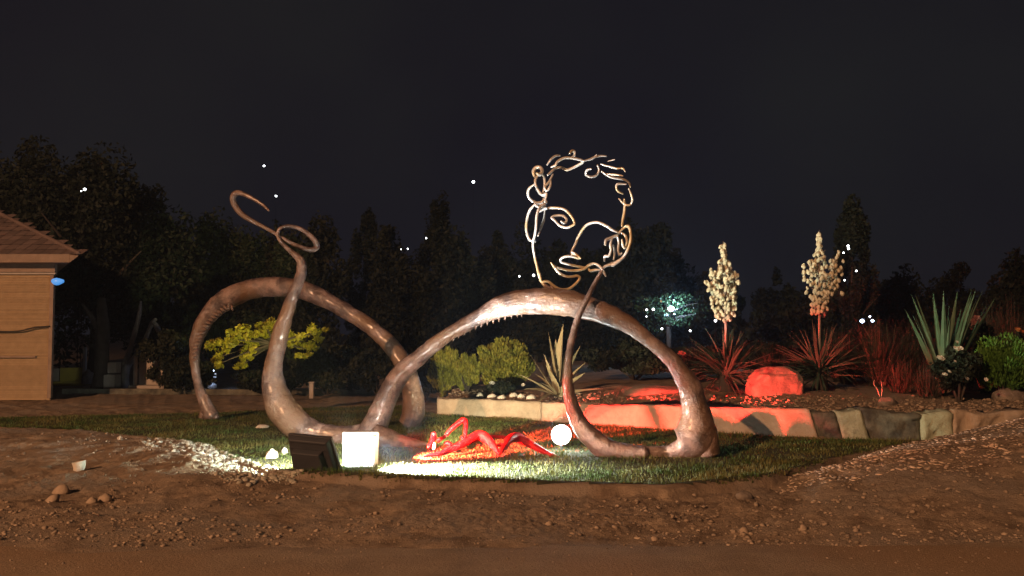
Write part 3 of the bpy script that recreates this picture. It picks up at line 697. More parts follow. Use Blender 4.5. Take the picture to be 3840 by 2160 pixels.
for i, (a, b, s_, lb) in enumerate([(3325, 1518, .32, 'flat grey stone on the wall top behind the dark blocks'), (3790, 1500, .5, 'grey rock at the foot of the bright green shrub'), (2225, 1500, .13, 'pink lit stone on the bed edge under the arch')]):
    v = gp(a, b); rock('rock', (v.x, v.y, v.z - .01), (s_, s_ * .6, s_ * .35), M_rock, lb, 'rock', 50 + i)
for i, px in enumerate([1800, 1845, 1880, 1925, 1955, 1990]):
    v = gp(px, 1492 + (i % 3) * 4); rock('stone', (v.x, v.y, v.z - .005), (.13 + .03 * (i % 2), .1, .09), M_stone, 'grey stone below the golden conifer, %s of six counted from the left' % ['first', 'second', 'third', 'fourth', 'fifth', 'last'][i], 'stone', 70 + i, sub=2, group='stones edging the conifer bed')

# ------------------------------------------------------------------ plants
def blade_mesh(name, L, wd, bend, mat_, nseg=6, fold=0.25, thick=0.004):
    V = []; Fc = []
    for i in range(nseg + 1):
        t = i / nseg
        w_ = wd * (0.55 + 1.6 * t) if t < .3 else wd * (1.03 * (1 - ((t - .3) / .7) ** 1.6) + .02)
        x_ = L * t * math.cos(bend * t); z_ = -L * t * math.sin(bend * t * .6)
        V += [(x_, -w_ / 2, z_ + w_ * fold), (x_, 0, z_), (x_, w_ / 2, z_ + w_ * fold), (x_, 0, z_ - thick * (1.1 - t))]
    for i in range(nseg):
        a = i * 4; b = a + 4
        Fc += [(a, a + 1, b + 1, b), (a + 1, a + 2, b + 2, b + 1), (a + 2, a + 3, b + 3, b + 2), (a + 3, a, b, b + 3)]
    me = bpy.data.meshes.new(name); me.from_pydata(V, [], Fc); me.materials.append(mat_); return me
def leaf_M(origin, az, el, roll=0, s=1):
    return Matrix.Translation(origin) @ Matrix.Rotation(az, 4, 'Z') @ Matrix.Rotation(-el, 4, 'Y') @ Matrix.Rotation(roll, 4, 'X') @ Matrix.Scale(s, 4)
def bell_mesh():
    V = []; Fc = []; prof = [(0.004, 0.0), (0.015, -0.012), (0.021, -0.030), (0.018, -0.046), (0.006, -0.056)]
    for r, z_ in prof:
        for k in range(6):
            a = k * math.pi / 3; rr_ = r * (1.15 if k % 2 else .9)
            V.append((rr_ * math.cos(a), rr_ * math.sin(a), z_))
    for i in range(len(prof) - 1):
        for k in range(6):
            Fc.append((i * 6 + k, i * 6 + (k + 1) % 6, (i + 1) * 6 + (k + 1) % 6, (i + 1) * 6 + k))
    Fc.append(tuple(range(6)))
    me = bpy.data.meshes.new('flower'); me.from_pydata(V, [], Fc); me.materials.append(M_bell)
    me.polygons.foreach_set('use_smooth', np.ones(len(me.polygons), dtype=bool)); return me
BELL = bell_mesh()
yl = [blade_mesh('leaf', 0.72, 0.034, b_, M_yucca) for b_ in (0.0, 0.25, 0.6)]
def yucca(px, py, Yd, top_py, label, seed, fw, skew, sidebr):
    rnd = random.Random(seed)
    b = P(px, py, Yd); b.z = Hs(b.x, b.y) - .02
    r = empty('yucca', b, label, 'yucca', None)
    crown = Vector((0, 0, 0.30))
    tube('trunk', [b, b + Vector((.01, 0, .15)), b + Vector((0, 0, .34))], [0.12, 0.10, 0.10], M_bark, r, sub=4, seg=12, lump=.12)
    for i in range(130):
        el = math.radians(rnd.uniform(-30, 80)) if i > 30 else math.radians(rnd.uniform(-10, 45))
        az = rnd.uniform(0, 6.283)
        M_ = leaf_M(crown + Vector((0.05 * math.cos(az), 0.05 * math.sin(az), rnd.uniform(-.1, .10))), az, el, rnd.uniform(-.5, .5), rnd.uniform(.8, 1.18))
        inst('leaf', yl[rnd.choice([0, 0, 1, 1, 2])], r, M_)
    top = P(px + skew, top_py, Yd)
    H_ = top.z - b.z
    st = [b + Vector((0, 0, .3)), b + Vector((0.01, 0, H_ * .45)), b + Vector(((top.x - b.x) * .6, 0, H_ * .75)), top]
    tube('flower_stalk', st, [0.022, 0.02, 0.014, 0.004], M_palebark, r, sub=6, seg=8)
    n_ = 0; zmin = .47
    for lv in range(23):
        t = zmin + (1 - zmin) * (lv + 1) / 24.0
        cx = (top.x - b.x) * (t if t > .3 else 0)
        env = fw * (.42 + .58 * min(1, (t - zmin) / .22)) if t < .81 else max(.03, fw * .48 * (1 - (t - .81) / .2) ** .6 * (.5 if t > .85 else .85))
        env *= rnd.uniform(.85, 1.1)
        nb = int(4 + 13 * env / fw)
        for k in range(nb):
            az = rnd.uniform(0, 6.283); rr_ = env * rnd.uniform(.35, 1.0)
            if sidebr and t > .62 and t < .88 and rnd.random() < .3:
                cxx = cx + sidebr * rnd.uniform(.8, 1.2); rr_ = rr_ * .45
            else: cxx = cx
            M_ = Matrix.Translation((cxx + rr_ * math.cos(az), rr_ * math.sin(az), H_ * t + rnd.uniform(-.03, .03) + 0.03 * (rr_ / fw))) @ Euler((rnd.uniform(-.5, .5), rnd.uniform(-.5, .5), az)).to_matrix().to_4x4() @ Matrix.Scale(rnd.uniform(1.05, 1.6), 4)
            inst('flower', BELL, r, M_); n_ += 1
        if lv % 2 == 0 and env > .06:
            for k in range(3):
                az = rnd.uniform(0, 6.283); c0 = b + Vector((cx, 0, H_ * t - .05))
                tube('flower_branch', [c0, c0 + Vector((env * .6 * math.cos(az), env * .6 * math.sin(az), .07)), c0 + Vector((env * .95 * math.cos(az), env * .95 * math.sin(az), .12))], [0.006, 0.005, 0.002], M_palebark, r, sub=2, seg=5)
    return r
yucca(2722, 1462, 13.4, 905, 'left flowering yucca with a tall cream plume of bells', 11, 0.27, -10, 0)
yucca(3075, 1470, 13.4, 862, 'right flowering yucca with a forked cream plume', 12, 0.25, -3, 0.26)

def spiky(name, px, py, Yd, specs, mat_, label, cat, wid, z0=None):
    b = P(px, py, Yd); b.z = Hs(b.x, b.y) if z0 is None else z0
    r = empty(name, b, label, cat)
    for (tx, ty, dY, w_, bend) in specs:
        tip = P(tx, ty, Yd + dY)
        d_ = tip - b; L = d_.length
        me = blade_mesh('leaf', L * 1.02, w_ * wid, bend, mat_, nseg=7)
        az = math.atan2(d_.y, d_.x); el = math.asin(max(-1, min(1, d_.z / L))) + bend * .5
        inst('leaf', me, r, leaf_M(Vector((0, 0, 0.0)), az, el, random.uniform(-.4, .4)))
    return r
ag = [(2056, 1248, 0, 1.0, 0), (2084, 1275, .15, .8, 0), (2112, 1220, .05, 1.2, 0.02), (2050, 1370, -.3, .8, .1), (1930, 1395, -.5, .35, .12), (1985, 1328, .1, .35, 0), (2150, 1250, .1, 1.0, 0),
      (2195, 1358, .1, .9, .1), (2195, 1398, -.2, .8, .1), (2258, 1455, -.2, .8, .15), (2030, 1430, -.7, .5, .3), (1965, 1455, -.4, .5, .35), (2020, 1500, -.9, .5, .3), (2085, 1330, .3, .8, 0), (2130, 1300, .3, .9, 0), (2175, 1300, .4, .8, 0), (2010, 1400, .5, .6, .2), (2040, 1330, -.1, .5, 0)]
spiky('agave', 2090, 1462, 13.7, ag, M_agave, 'pale sword leaved agave in the bed behind the slender neck', 'agave', 0.19)
rnd = random.Random(5)
fl = []
for i in range(34):
    a = rnd.uniform(-.62, .62); L = rnd.uniform(190, 330)
    fl.append((3545 + L * math.sin(a), 1385 - L * math.cos(a), rnd.uniform(-.5, .5), rnd.uniform(.6, 1.3), rnd.uniform(0, .15)))
spiky('flax_plant', 3540, 1390, 12.6, fl, M_flax, 'broad grey green flax fan left of the bright green shrub', 'flax', 0.075)
def grass_tuft(px, py, Yd, n_, L, mat_, label, seed, spread=.9, wd=.012):
    rnd = random.Random(seed); b = P(px, py, Yd); b.z = Hs(b.x, b.y)
    V = []; Fc = []
    for i in range(n_):
        az = rnd.uniform(0, 6.283); el = math.radians(90) - abs(rnd.gauss(0, .42)) * spread; l_ = L * rnd.uniform(.5, 1.1)
        o0 = b + Vector((rnd.uniform(-.1, .1), rnd.uniform(-.1, .1), 0)); k0 = len(V)
        dx = Vector((math.cos(az), math.sin(az), 0)); sd = Vector((-math.sin(az), math.cos(az), 0))
        for j in range(5):
            t = j / 4; p_ = o0 + dx * (l_ * t * math.cos(el) * (1 + .5 * t)) + Vector((0, 0, l_ * t * math.sin(el) * (1 - .25 * t)))
            w_ = wd * (1 - t * .9); V += [p_ - sd * w_ / 2, p_ + sd * w_ / 2]
            if j: a = k0 + 2 * (j - 1); Fc.append((a, a + 1, a + 3, a + 2))
    r = mesh('ornamental_grass', [tuple(v) for v in V], Fc, mat_, origin=tuple(b)); tag(r, label, 'ornamental grass'); return r
grass_tuft(3290, 1440, 13.9, 420, 1.45, M_redgrass, 'reddish feathery grass between right yucca and flax fan', 1)
grass_tuft(3720, 1400, 13.8, 420, 1.75, M_redgrass, 'tall wispy grass rising behind the bright green shrub', 2, 1.0)
grass_tuft(3180, 1450, 14.8, 300, 1.1, M_redgrass, 'low dim grass tuft behind the right yucca', 3, 1.2)

for i_, (a_, b_, c_, n_, l_, lb_) in enumerate([(3150, 1440, 15.5, 260, 1.3, 'dim red tinted grass tuft right behind the second yucca'), (3420, 1400, 14.6, 380, 1.5, 'feathery grass just left behind the flax fan'),
        (3620, 1400, 14.8, 380, 1.8, 'tall arching grass right behind the flax fan'), (3800, 1400, 15.2, 380, 1.9, 'tallest wispy grass at the far right edge'), (3380, 1480, 12.8, 240, .7, 'low dark grass clump on the bed above the dark blocks'),
        (2900, 1440, 15.8, 240, 1.0, 'dim grass tuft behind the big boulder'), (3480, 1490, 12.2, 240, .6, 'low grass clump under the white rose bush')]):
    grass_tuft(a_, b_, c_, n_, l_, M_redgrass, lb_, 20 + i_, 1.25)
fl2 = []
rnd = random.Random(15)
for i in range(30):
    a = rnd.uniform(-.9, .9); L = rnd.uniform(150, 260)
    fl2.append((3340 + L * math.sin(a), 1440 - L * math.cos(a), rnd.uniform(-.5, .5), rnd.uniform(.5, 1.0), rnd.uniform(0, .2)))
spiky('flax_plant', 3340, 1450, 14.6, fl2, M_yucca, 'dark narrow leaved flax clump behind the reddish grass', 'flax', 0.05)
def crown_geo(c, rx, ry, rz_, n, leaf, rng, clumps=40, lobes=None, shape='round', lw=.5):
    """leaf-sized quads gathered on clumps spread through a volume"""
    cc = rng.normal(size=(clumps, 3)); cc /= np.linalg.norm(cc, axis=1)[:, None]
    cc *= (rng.random(clumps) ** .45)[:, None]
    if shape == 'cone':
        t = (cc[:, 2] + 1) / 2; t = rng.random(clumps) ** 1.3; cc[:, 2] = t * 2 - 1
        ang = rng.uniform(0, 6.283, clumps); r_ = (1.05 - t) ** .62 * (rng.random(clumps) ** .4)
        cc[:, 0] = r_ * np.cos(ang); cc[:, 1] = r_ * np.sin(ang)
    cr = rng.uniform(.18, .42, clumps)
    idx = rng.integers(0, clumps, n)
    d_ = rng.normal(size=(n, 3)); d_ /= np.linalg.norm(d_, axis=1)[:, None]
    pos = cc[idx] + d_ * (cr[idx] * rng.random(n) ** .4)[:, None] * (0.6 if shape == 'cone' else 1)
    pos = pos * np.array([rx, ry, rz_]) + np.array(c)
    u = rng.normal(size=(n, 3)); u[:, 2] -= .4; u /= np.linalg.norm(u, axis=1)[:, None]
    v = np.cross(u, rng.normal(size=(n, 3))); v /= np.linalg.norm(v, axis=1)[:, None] + 1e-9
    s = leaf * rng.uniform(.6, 1.3, n)[:, None]
    V = np.empty((n, 4, 3)); V[:, 0] = pos - u * s; V[:, 1] = pos + v * s * lw; V[:, 2] = pos + u * s; V[:, 3] = pos - v * s * lw
    return V.reshape(-1, 3)
def tree(name, px, top_py, Yd, wpx, label, seed, mat_=None, bot_py=1440, n=7000, leaf=.11, shape='round', cat='tree', clumps=46, trunk_mat=None, group=None, lean=0):
    mat_ = mat_ or M_leafd; rng = np.random.default_rng(seed); rnd = random.Random(seed)
    top = P(px, top_py, Yd); bot = P(px, bot_py, Yd); rw = wpx * 1.25 / 2 * Yd / F
    gz = Hs(top.x, Yd) if Yd < 40 else 0
    b = Vector((top.x, Yd, gz))
    r = empty(name, b, label, cat, group)
    cz = (top.z + bot.z) / 2; rz_ = (top.z - bot.z) / 2
    V = crown_geo((top.x + lean, Yd, cz), rw * .86, rw * .86, rz_ * .86, n, leaf, rng, clumps, shape=shape)
    mesh('crown', V, np.arange(len(V)).reshape(-1, 4), mat_, r)
    tr = max(.05, rw * .07)
    tm = trunk_mat or M_bark
    tube('trunk', [b - Vector((0, 0, .1)), Vector((b.x + .05, Yd, gz + (cz - gz) * .4)), Vector((b.x + lean * .6, Yd, cz)), Vector((b.x + lean, Yd, cz + rz_ * .6))], [tr, tr * .8, tr * .55, tr * .15], tm, r, sub=4, seg=9, lump=.06)
    for k in range(6):
        az = rnd.uniform(0, 6.283); s0 = Vector((b.x + lean * .5, Yd, cz - rz_ * rnd.uniform(.1, .75)))
        e = s0 + Vector((math.cos(az) * rw * .7, math.sin(az) * rw * .7, rz_ * rnd.uniform(.2, .6)))
        tube('limb', [s0, (s0 + e) / 2 + Vector((0, 0, .1)), e], [tr * .45, tr * .3, tr * .08], tm, r, sub=3, seg=6)
    return r
T = [
    # px, top, depth, width, bottom, mat, shape, label, n
    (60, 470, 27, 380, 1430, 'd', 'round', 'tall dark tree rising behind the house roof at far left', 9000),
    (370, 560, 25, 560, 1400, 'd', 'round', 'huge dark broad tree right of the house', 15000),
    (600, 690, 27, 300, 1400, 'd', 'round', 'dark tree leaning off the broad tree toward the wire loop', 8000),
    (800, 745, 30, 260, 1400, 'd', 'round', 'dark tree behind the upper wire loop', 7000),
    (990, 770, 29, 240, 1420, 'm', 'round', 'dim olive tree just behind the left neck top', 7000),
    (1180, 830, 26, 260, 1430, 'm', 'round', 'olive tree between the neck and the first conifer', 7500),
    (1370, 745, 31, 190, 1420, 'd', 'cone', 'slim dark conifer above the crossing of the two arches', 6000),
    (1480, 830, 27, 230, 1430, 'm', 'round', 'rounded olive tree right of the slim conifer', 7000),
    (1640, 728, 31, 240, 1420, 'd', 'cone', 'tallest central dark conifer left of the wire face', 8000),
    (1700, 800, 26, 260, 1430, 'd', 'round', 'dark bushy tree right of the tallest conifer', 7500),
    (1840, 860, 30, 240, 1420, 'd', 'round', 'dark tree filling the gap left of the wire face', 6500),
    (2010, 860, 28, 260, 1430, 'd', 'round', 'dark tree seen through the lower wire face', 7500),
    (2200, 880, 29, 260, 1430, 'd', 'round', 'dark tree seen behind the wire mouth', 7000),
    (2400, 810, 27, 280, 1420, 'g', 'round', 'dark green tree right of the wire face above the blue lamp', 9000),
    (2560, 930, 30, 230, 1420, 'd', 'round', 'dark tree left of the first yucca plume', 6000),
    (2720, 1040, 26, 260, 1430, 'm', 'round', 'low dim tree behind the first yucca plume', 6000),
    (2910, 1010, 32, 150, 1420, 'd', 'round', 'small dark tree top between the two plumes', 4000),
    (3050, 1080, 27, 260, 1430, 'd', 'round', 'dark low tree behind the second yucca', 6000),
    (3190, 735, 24, 230, 1420, 'm', 'cone', 'tall slender conifer right of the second plume', 9000),
    (3330, 1000, 30, 260, 1420, 'd', 'round', 'dark tree right of the slender conifer', 6000),
    (3600, 975, 34, 330, 1420, 'd', 'round', 'flat topped dark tree behind the flax fan', 7000),
    (3830, 960, 26, 300, 1420, 'd', 'round', 'dark tree at the far right photo edge', 7000),
]
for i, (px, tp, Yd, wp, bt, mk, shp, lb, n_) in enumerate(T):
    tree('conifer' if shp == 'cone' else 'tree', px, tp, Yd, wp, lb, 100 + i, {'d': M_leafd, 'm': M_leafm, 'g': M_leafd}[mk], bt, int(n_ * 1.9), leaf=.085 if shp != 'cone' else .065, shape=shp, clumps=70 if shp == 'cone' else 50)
# off-frame continuation of the wood
for i, (px, tp, Yd, wp) in enumerate([(-250, 560, 26, 420), (4150, 930, 28, 420)]):
    tree('tree', px, tp, Yd, wp, ['dark tree beyond the left photo edge behind the house', 'dark tree beyond the right photo edge'][i], 140 + i, M_leafd, 1430, 6000)

def bush(name, px, top_py, bot_py, Yd, wpx, mat_, label, seed, n=5000, leaf=.035, cat='shrub', clumps=40, upright=False, shape='round'):
    rng = np.random.default_rng(seed)
    top = P(px, top_py, Yd); rw = wpx / 2 * Yd / F; gz = Hs(top.x, Yd)
    bz = max(gz, P(px, bot_py, Yd).z)
    r = empty(name, (top.x, Yd, gz), label, cat)
    rz_ = (top.z - bz) / 2
    V = crown_geo((top.x, Yd, bz + rz_), rw * .84, rw * .84, rz_ * .86, n, leaf, rng, clumps, shape=shape)
    if upright:
        q = V.reshape(-1, 4, 3); c_ = q.mean(1, keepdims=True)
        d_ = q - c_; s_ = np.linalg.norm(d_[:, 0] - d_[:, 2], axis=1)[:, None] / 2
        out = (c_[:, 0] - np.array([top.x, Yd, bz - rz_ * .6])); out /= np.linalg.norm(out, axis=1)[:, None]
        out = out + rng.normal(size=out.shape) * .25; out /= np.linalg.norm(out, axis=1)[:, None]
        sd = np.cross(out, rng.normal(size=out.shape)); sd /= np.linalg.norm(sd, axis=1)[:, None]
        q[:, 0] = c_[:, 0] - out * s_ * 1.3; q[:, 2] = c_[:, 0] + out * s_ * 1.3; q[:, 1] = c_[:, 0] + sd * s_ * .42; q[:, 3] = c_[:, 0] - sd * s_ * .42
        V = q.reshape(-1, 3)
    mesh('foliage', V, np.arange(len(V)).reshape(-1, 4), mat_, r)
    for k in range(5):
        az = k * 1.25 + seed; b0 = Vector((top.x, Yd, gz - .03))
        tube('stem', [b0, b0 + Vector((math.cos(az) * rw * .25, math.sin(az) * rw * .25, (bz - gz) + rz_ * .5)), b0 + Vector((math.cos(az) * rw * .5, math.sin(az) * rw * .5, (bz - gz) + rz_ * 1.2))], [.02, .014, .005], M_bark, r, sub=3, seg=6)
    return r
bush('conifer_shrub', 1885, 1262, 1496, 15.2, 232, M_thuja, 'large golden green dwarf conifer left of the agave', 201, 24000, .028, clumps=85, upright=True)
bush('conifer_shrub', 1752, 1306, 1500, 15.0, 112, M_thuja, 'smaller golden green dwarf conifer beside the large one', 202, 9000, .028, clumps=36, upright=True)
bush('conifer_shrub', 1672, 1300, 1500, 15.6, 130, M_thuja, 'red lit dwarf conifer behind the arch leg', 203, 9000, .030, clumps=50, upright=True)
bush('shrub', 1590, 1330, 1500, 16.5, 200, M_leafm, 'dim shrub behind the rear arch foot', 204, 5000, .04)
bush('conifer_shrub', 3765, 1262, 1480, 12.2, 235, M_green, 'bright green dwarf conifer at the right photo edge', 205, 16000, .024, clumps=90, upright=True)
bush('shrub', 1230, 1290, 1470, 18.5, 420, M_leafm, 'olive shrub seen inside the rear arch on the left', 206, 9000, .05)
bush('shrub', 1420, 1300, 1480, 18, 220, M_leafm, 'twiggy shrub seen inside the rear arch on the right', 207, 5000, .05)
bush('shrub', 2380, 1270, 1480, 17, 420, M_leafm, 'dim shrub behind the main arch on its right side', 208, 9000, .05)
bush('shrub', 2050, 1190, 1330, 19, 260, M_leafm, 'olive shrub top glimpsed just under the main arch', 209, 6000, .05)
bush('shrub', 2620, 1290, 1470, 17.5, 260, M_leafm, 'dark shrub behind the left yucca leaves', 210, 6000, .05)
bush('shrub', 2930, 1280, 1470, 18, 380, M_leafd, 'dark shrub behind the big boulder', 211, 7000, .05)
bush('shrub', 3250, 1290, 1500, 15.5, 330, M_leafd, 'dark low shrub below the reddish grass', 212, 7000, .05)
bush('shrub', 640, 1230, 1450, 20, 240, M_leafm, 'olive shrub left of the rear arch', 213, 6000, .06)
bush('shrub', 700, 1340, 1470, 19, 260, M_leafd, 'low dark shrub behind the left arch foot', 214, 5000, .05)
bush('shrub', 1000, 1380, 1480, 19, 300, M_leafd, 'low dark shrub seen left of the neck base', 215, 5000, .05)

# yellow-green small tree with hanging foliage
def weeping(px, Yd):
    rng = np.random.default_rng(77)
    b = P(px + 62, 1470, Yd); gz = Hs(b.x, b.y)
    r = empty('small_tree', (b.x, Yd, gz), 'small tree with drooping yellow green foliage behind the rear arch', 'tree')
    spots = [(815, 1340, .16), (835, 1300, .22), (870, 1275, .25), (900, 1250, .25), (935, 1270, .28), (965, 1225, .27), (1000, 1228, .25), (985, 1265, .25), (920, 1300, .15), (925, 1330, .14), (910, 1350, .12), (820, 1365, .10), (905, 1372, .10),
             (955, 1300, .14), (1095, 1260, .26), (1140, 1280, .3), (1175, 1250, .2), (1040, 1245, .24), (1150, 1310, .22)]
    VV = []
    for (a, c_, rr_) in spots:
        q = P(a, c_, Yd + rng.uniform(-.5, .5))
        VV.append(crown_geo((q.x, q.y, q.z), rr_ * 1.25, rr_ * 1.25, rr_ * .8, 420 if rr_ > .13 else 150, .04, rng, 8))
        tube('limb', [Vector((b.x, Yd, gz + 1.1)), Vector(((b.x + q.x) / 2, (Yd + q.y) / 2, (gz + 1.1 + q.z) / 2 + .02)), q], [.03, .02, .006], M_bark, r, sub=4, seg=6)
    V = np.concatenate(VV); mesh('crown', V, np.arange(len(V)).reshape(-1, 4), M_leafy, r)
    tube('trunk', [Vector((b.x, Yd, gz - .1)), Vector((b.x + .05, Yd, gz + .6)), Vector((b.x, Yd, gz + 1.15))], [.05, .045, .035], M_bark, r, sub=4, seg=9, lump=.08)
weeping(960, 16.5)

# pruned forked tree and dark trunk near the house
b = P(430, 1475, 21)
r = empty('pruned_tree', (b.x, 21, 0), 'bare pruned tree with forked pale limbs right of the dark trunk', 'tree')
def pl(name, pts, rr_, Yd, m_):
    W = [P(a, c_, Yd) for a, c_ in pts]; W[0].z = max(W[0].z, -.05) if name == 'limb' else -.05
    tube(name, W, [q * Yd / F for q in rr_], m_, r, sub=5, seg=9, lump=.1)
pl('trunk', [(470, 1475), (468, 1430), (472, 1385), (478, 1365)], [17, 15, 15, 14], 21, M_palebark)
pl('limb', [(470, 1370), (490, 1300), (510, 1230), (522, 1180), (528, 1130)], [13, 10, 9, 8, 4], 21, M_palebark)
pl('limb', [(478, 1372), (520, 1320), (550, 1260), (568, 1215), (585, 1195)], [11, 9, 8, 8, 6], 21, M_palebark)
pl('limb', [(572, 1205), (590, 1230), (602, 1262)], [8, 10, 6], 20.9, M_palebark)
b = P(375, 1480, 20); r = empty('bare_tree', (b.x, 20, 0), 'thick dark tree trunk standing right of the yellow board', 'tree')
pl('trunk', [(375, 1490), (378, 1420), (382, 1340), (386, 1240), (380, 1120)], [38, 28, 25, 24, 16], 20, M_bark)
pl('limb', [(384, 1270), (350, 1200), (310, 1140)], [14, 10, 5], 20, M_bark)

# roses
def rose(parent, v, s, m_, rnd):
    V = []; Fc = []
    for ring, (n_, r_, zt, op) in enumerate([(3, .3, .9, .1), (5, .65, .7, .35), (6, 1.0, .4, .8)]):
        for k in range(n_):
            a = k * 6.283 / n_ + ring; w_ = 3.0 / n_
            k0 = len(V)
            for (aa, rr_, zz) in ((-w_, .25 * r_, 0), (w_, .25 * r_, 0), (w_ * .9, r_, zt), (0, r_ * 1.15, zt * 1.1), (-w_ * .9, r_, zt)):
                V.append((math.cos(a + aa) * rr_ * s, math.sin(a + aa) * rr_ * s, zz * s))
            Fc.append((k0, k0 + 1, k0 + 2, k0 + 3, k0 + 4))
    me = bpy.data.meshes.new('rose'); me.from_pydata(V, [], Fc); me.materials.append(m_)
    inst('rose', me, parent, Matrix.Translation(v) @ Euler((rnd.uniform(.4, 1.2), rnd.uniform(-.5, .5), 0)).to_matrix().to_4x4())
def rosebush(px, top, bot, Yd, wpx, m_, flowers, label, seed, fs=.035):
    r = bush('rose_bush', px, top, bot, Yd, wpx, M_leafd, label, seed, 4500, .035, cat='rose bush')
    rnd = random.Random(seed)
    for (a, c_, s_) in flowers:
        rose(r, P(a, c_, Yd - wpx / 2 * Yd / F * .9) - wloc(r), fs * s_, m_, rnd)
rosebush(3590, 1290, 1480, 11.9, 200, M_rosew, [(3584, 1310, 1.2), (3601, 1308, 1.0), (3525, 1347, 1.5), (3580, 1356, .6), (3558, 1395, .8), (3542, 1407, 1.0), (3624, 1420, .8), (3697, 1424, .7), (3588, 1283, .6)], 'dark rose bush dotted with white blooms', 301)
rosebush(3680, 1190, 1480, 13.2, 180, M_rosep, [(3662, 1202, 2.0), (3636, 1205, 1.1), (3655, 1215, 1.2)], 'dark rose bush with pink blooms above the white ones', 302)
rosebush(3850, 1230, 1480, 13.0, 140, M_roseo, [(3815, 1242, 1.7), (3835, 1248, 1.2)], 'dark rose bush with an orange bloom at the right edge', 303)
rosebush(2590, 1320, 1480, 15.2, 120, M_rosep, [(2556, 1330, 1.9)], 'small rose bush with one pink bloom left of the left yucca', 304)
rosebush(1880, 1430, 1480, 14.3, 110, M_rosew, [(1845, 1440, 1.3), (1962, 1444, .8)], 'low plant with a white bloom beneath the golden conifer', 305)
# twig
v = gp(3300, 1490); r = empty('twig', v, 'bare pale twig standing on the bed above the dark blocks', 'twig')
tube('stem', [v, v + Vector((-.03, 0, .1)), v + Vector((-.08, 0, .18)), v + Vector((-.07, 0, .24))], [.006, .005, .004, .002], M_stone, r, sub=3, seg=5)
tube('side_stem', [v + Vector((.02, 0, 0)), v + Vector((.03, 0, .12)), v + Vector((.02, 0, .22))], [.004, .004, .002], M_stone, r, sub=3, seg=5)

# ------------------------------------------------------------------ house
HY = 17.3
e = P(190, 1490, HY); ex = e.x; ez = 2.62
house = empty('house', (ex - 3, HY + 3, 0), 'small brown sided house with hipped tile roof at left', 'house')
SK = -0.60     # the side wall runs back at an angle
def skew(mb):
    mb.V = [(v[0] + (v[1] - HY) * SK, v[1], v[2]) for v in mb.V]; return mb
mb = MB(); mb.box((ex - 3.0, HY + 2.55, ez / 2 - .05), (6.0, 4.98, ez)); skew(mb).obj('wall_core', M_siding, house)
mb = MB(); hh = 0.033; zz = 0.0
rnd = random.Random(3)
while zz < ez - .22:
    pr = rnd.uniform(0.010, 0.014)
    mb.box((ex - 3.04, HY + 0.055 - pr / 2, zz + hh / 2), (5.95, pr, hh - .009)); zz += hh
o = mb.obj('siding_courses', M_siding, house); o['kind'] = 'stuff'
mb = MB(); mb.box((ex - 2.97, HY + 0.02, ez - .09), (6.0, 0.09, 0.17)); mb.obj('top_beam', M_trim, house)
mb = MB(); mb.box((ex - 2.97, HY + 0.03, ez - .20), (5.99, 0.06, 0.03)); mb.obj('moulding', M_pale, house)
mb = MB(); mb.box((ex - .03, HY + 0.02, ez / 2 - .12), (0.07, 0.07, ez - .22)); mb.obj('corner_board', M_trim, house)
y0 = HY - .30; y1 = HY + 5.4; ov = 0.62
x1f = ex + ov; x1b = x1f + (y1 - y0) * SK; x0 = ex - 7.5
ze = ez + .14; ax, ay, az_ = -12.4, y0 + 3.1, ze + 1.55
A = [(x0, y0, ze), (x1f, y0, ze), (x1b, y1, ze), (x0, y1, ze), (x0, ay, az_), (ax, ay, az_)]
mesh('roof_deck', A, [(0, 1, 5, 4), (1, 2, 5), (2, 3, 4, 5), (3, 0, 4), (3, 2, 1, 0)], M_tile, house)
mb = MB(); mb.box(((x0 + x1f - .16) / 2, y0 - .012, ze - .07), (x1f - x0 - .16, .03, .16)); mb.obj('fascia', M_trim, house)
pts = [(x1f - .16, y0 - .02, ze - .15), (x1f + .01, y0 - .02, ze - .02), (x1b + .01, y1, ze - .02), (x1b - .16, y1, ze - .15), (x1f - .16, y0 - .02, ze + .0), (x1b - .16, y1, ze + .0)]
mesh('side_fascia', pts, [(0, 1, 2, 3), (0, 4, 1), (3, 2, 5), (0, 3, 5, 4), (4, 5, 2, 1)], M_trim, house)
mb = MB(); mb.V = [(x0, y0 + .01, ze - .152), (x1f - .17, y0 + .01, ze - .152), (x1b - .17, y1, ze - .152), (x0, y1, ze - .152)]; mb.F = [(0, 1, 2, 3)]; mb.obj('soffit', M_trim, house)
tmb = MB(); sl = (az_ - ze) / (ay - y0)
for k in range(13):
    d0 = k * .235; xr_ = x1f + (ax - x1f) * d0 / (ay - y0); t = x0 + .1
    while t < xr_ - .02:
        jz = rnd.uniform(0, .006); c0 = Vector((t, y0 - .02 + d0, ze + .012 + d0 * sl + jz)); du = Vector((.098, 0, 0)); dv = Vector((0, .25, .25 * sl)); up = Vector((0, 0, .006))
        p4 = [c0 - du, c0 - du * .5 + up, c0 + du * .5 + up, c0 + du]; p4 += [q + dv - Vector((0, 0, .02)) for q in p4]
        tmb.add(p4, [(0, 1, 5, 4), (1, 2, 6, 5), (2, 3, 7, 6), (0, 3, 2, 1)]); t += .205
o = tmb.obj('roof_tiles', M_tile, house); o['kind'] = 'stuff'
hp = []
for k in range(15):
    t = k / 14; hp.append(Vector((x1f + (ax - x1f) * t, y0 + (ay - y0) * t, ze + .03 + (az_ - ze) * t)))
tube('hip_ridge', hp, [.035 + .006 * (k % 2) for k in range(15)], M_tile, house, sub=3, seg=8, lump=.05)
cb = [P(a, b_, HY - .03) for a, b_ in [(-120, 1225), (-40, 1240), (30, 1243), (80, 1240), (130, 1228), (186, 1223)]]
tube('cable', cb, [.016] * 6, M_cable, house, sub=5, seg=6)
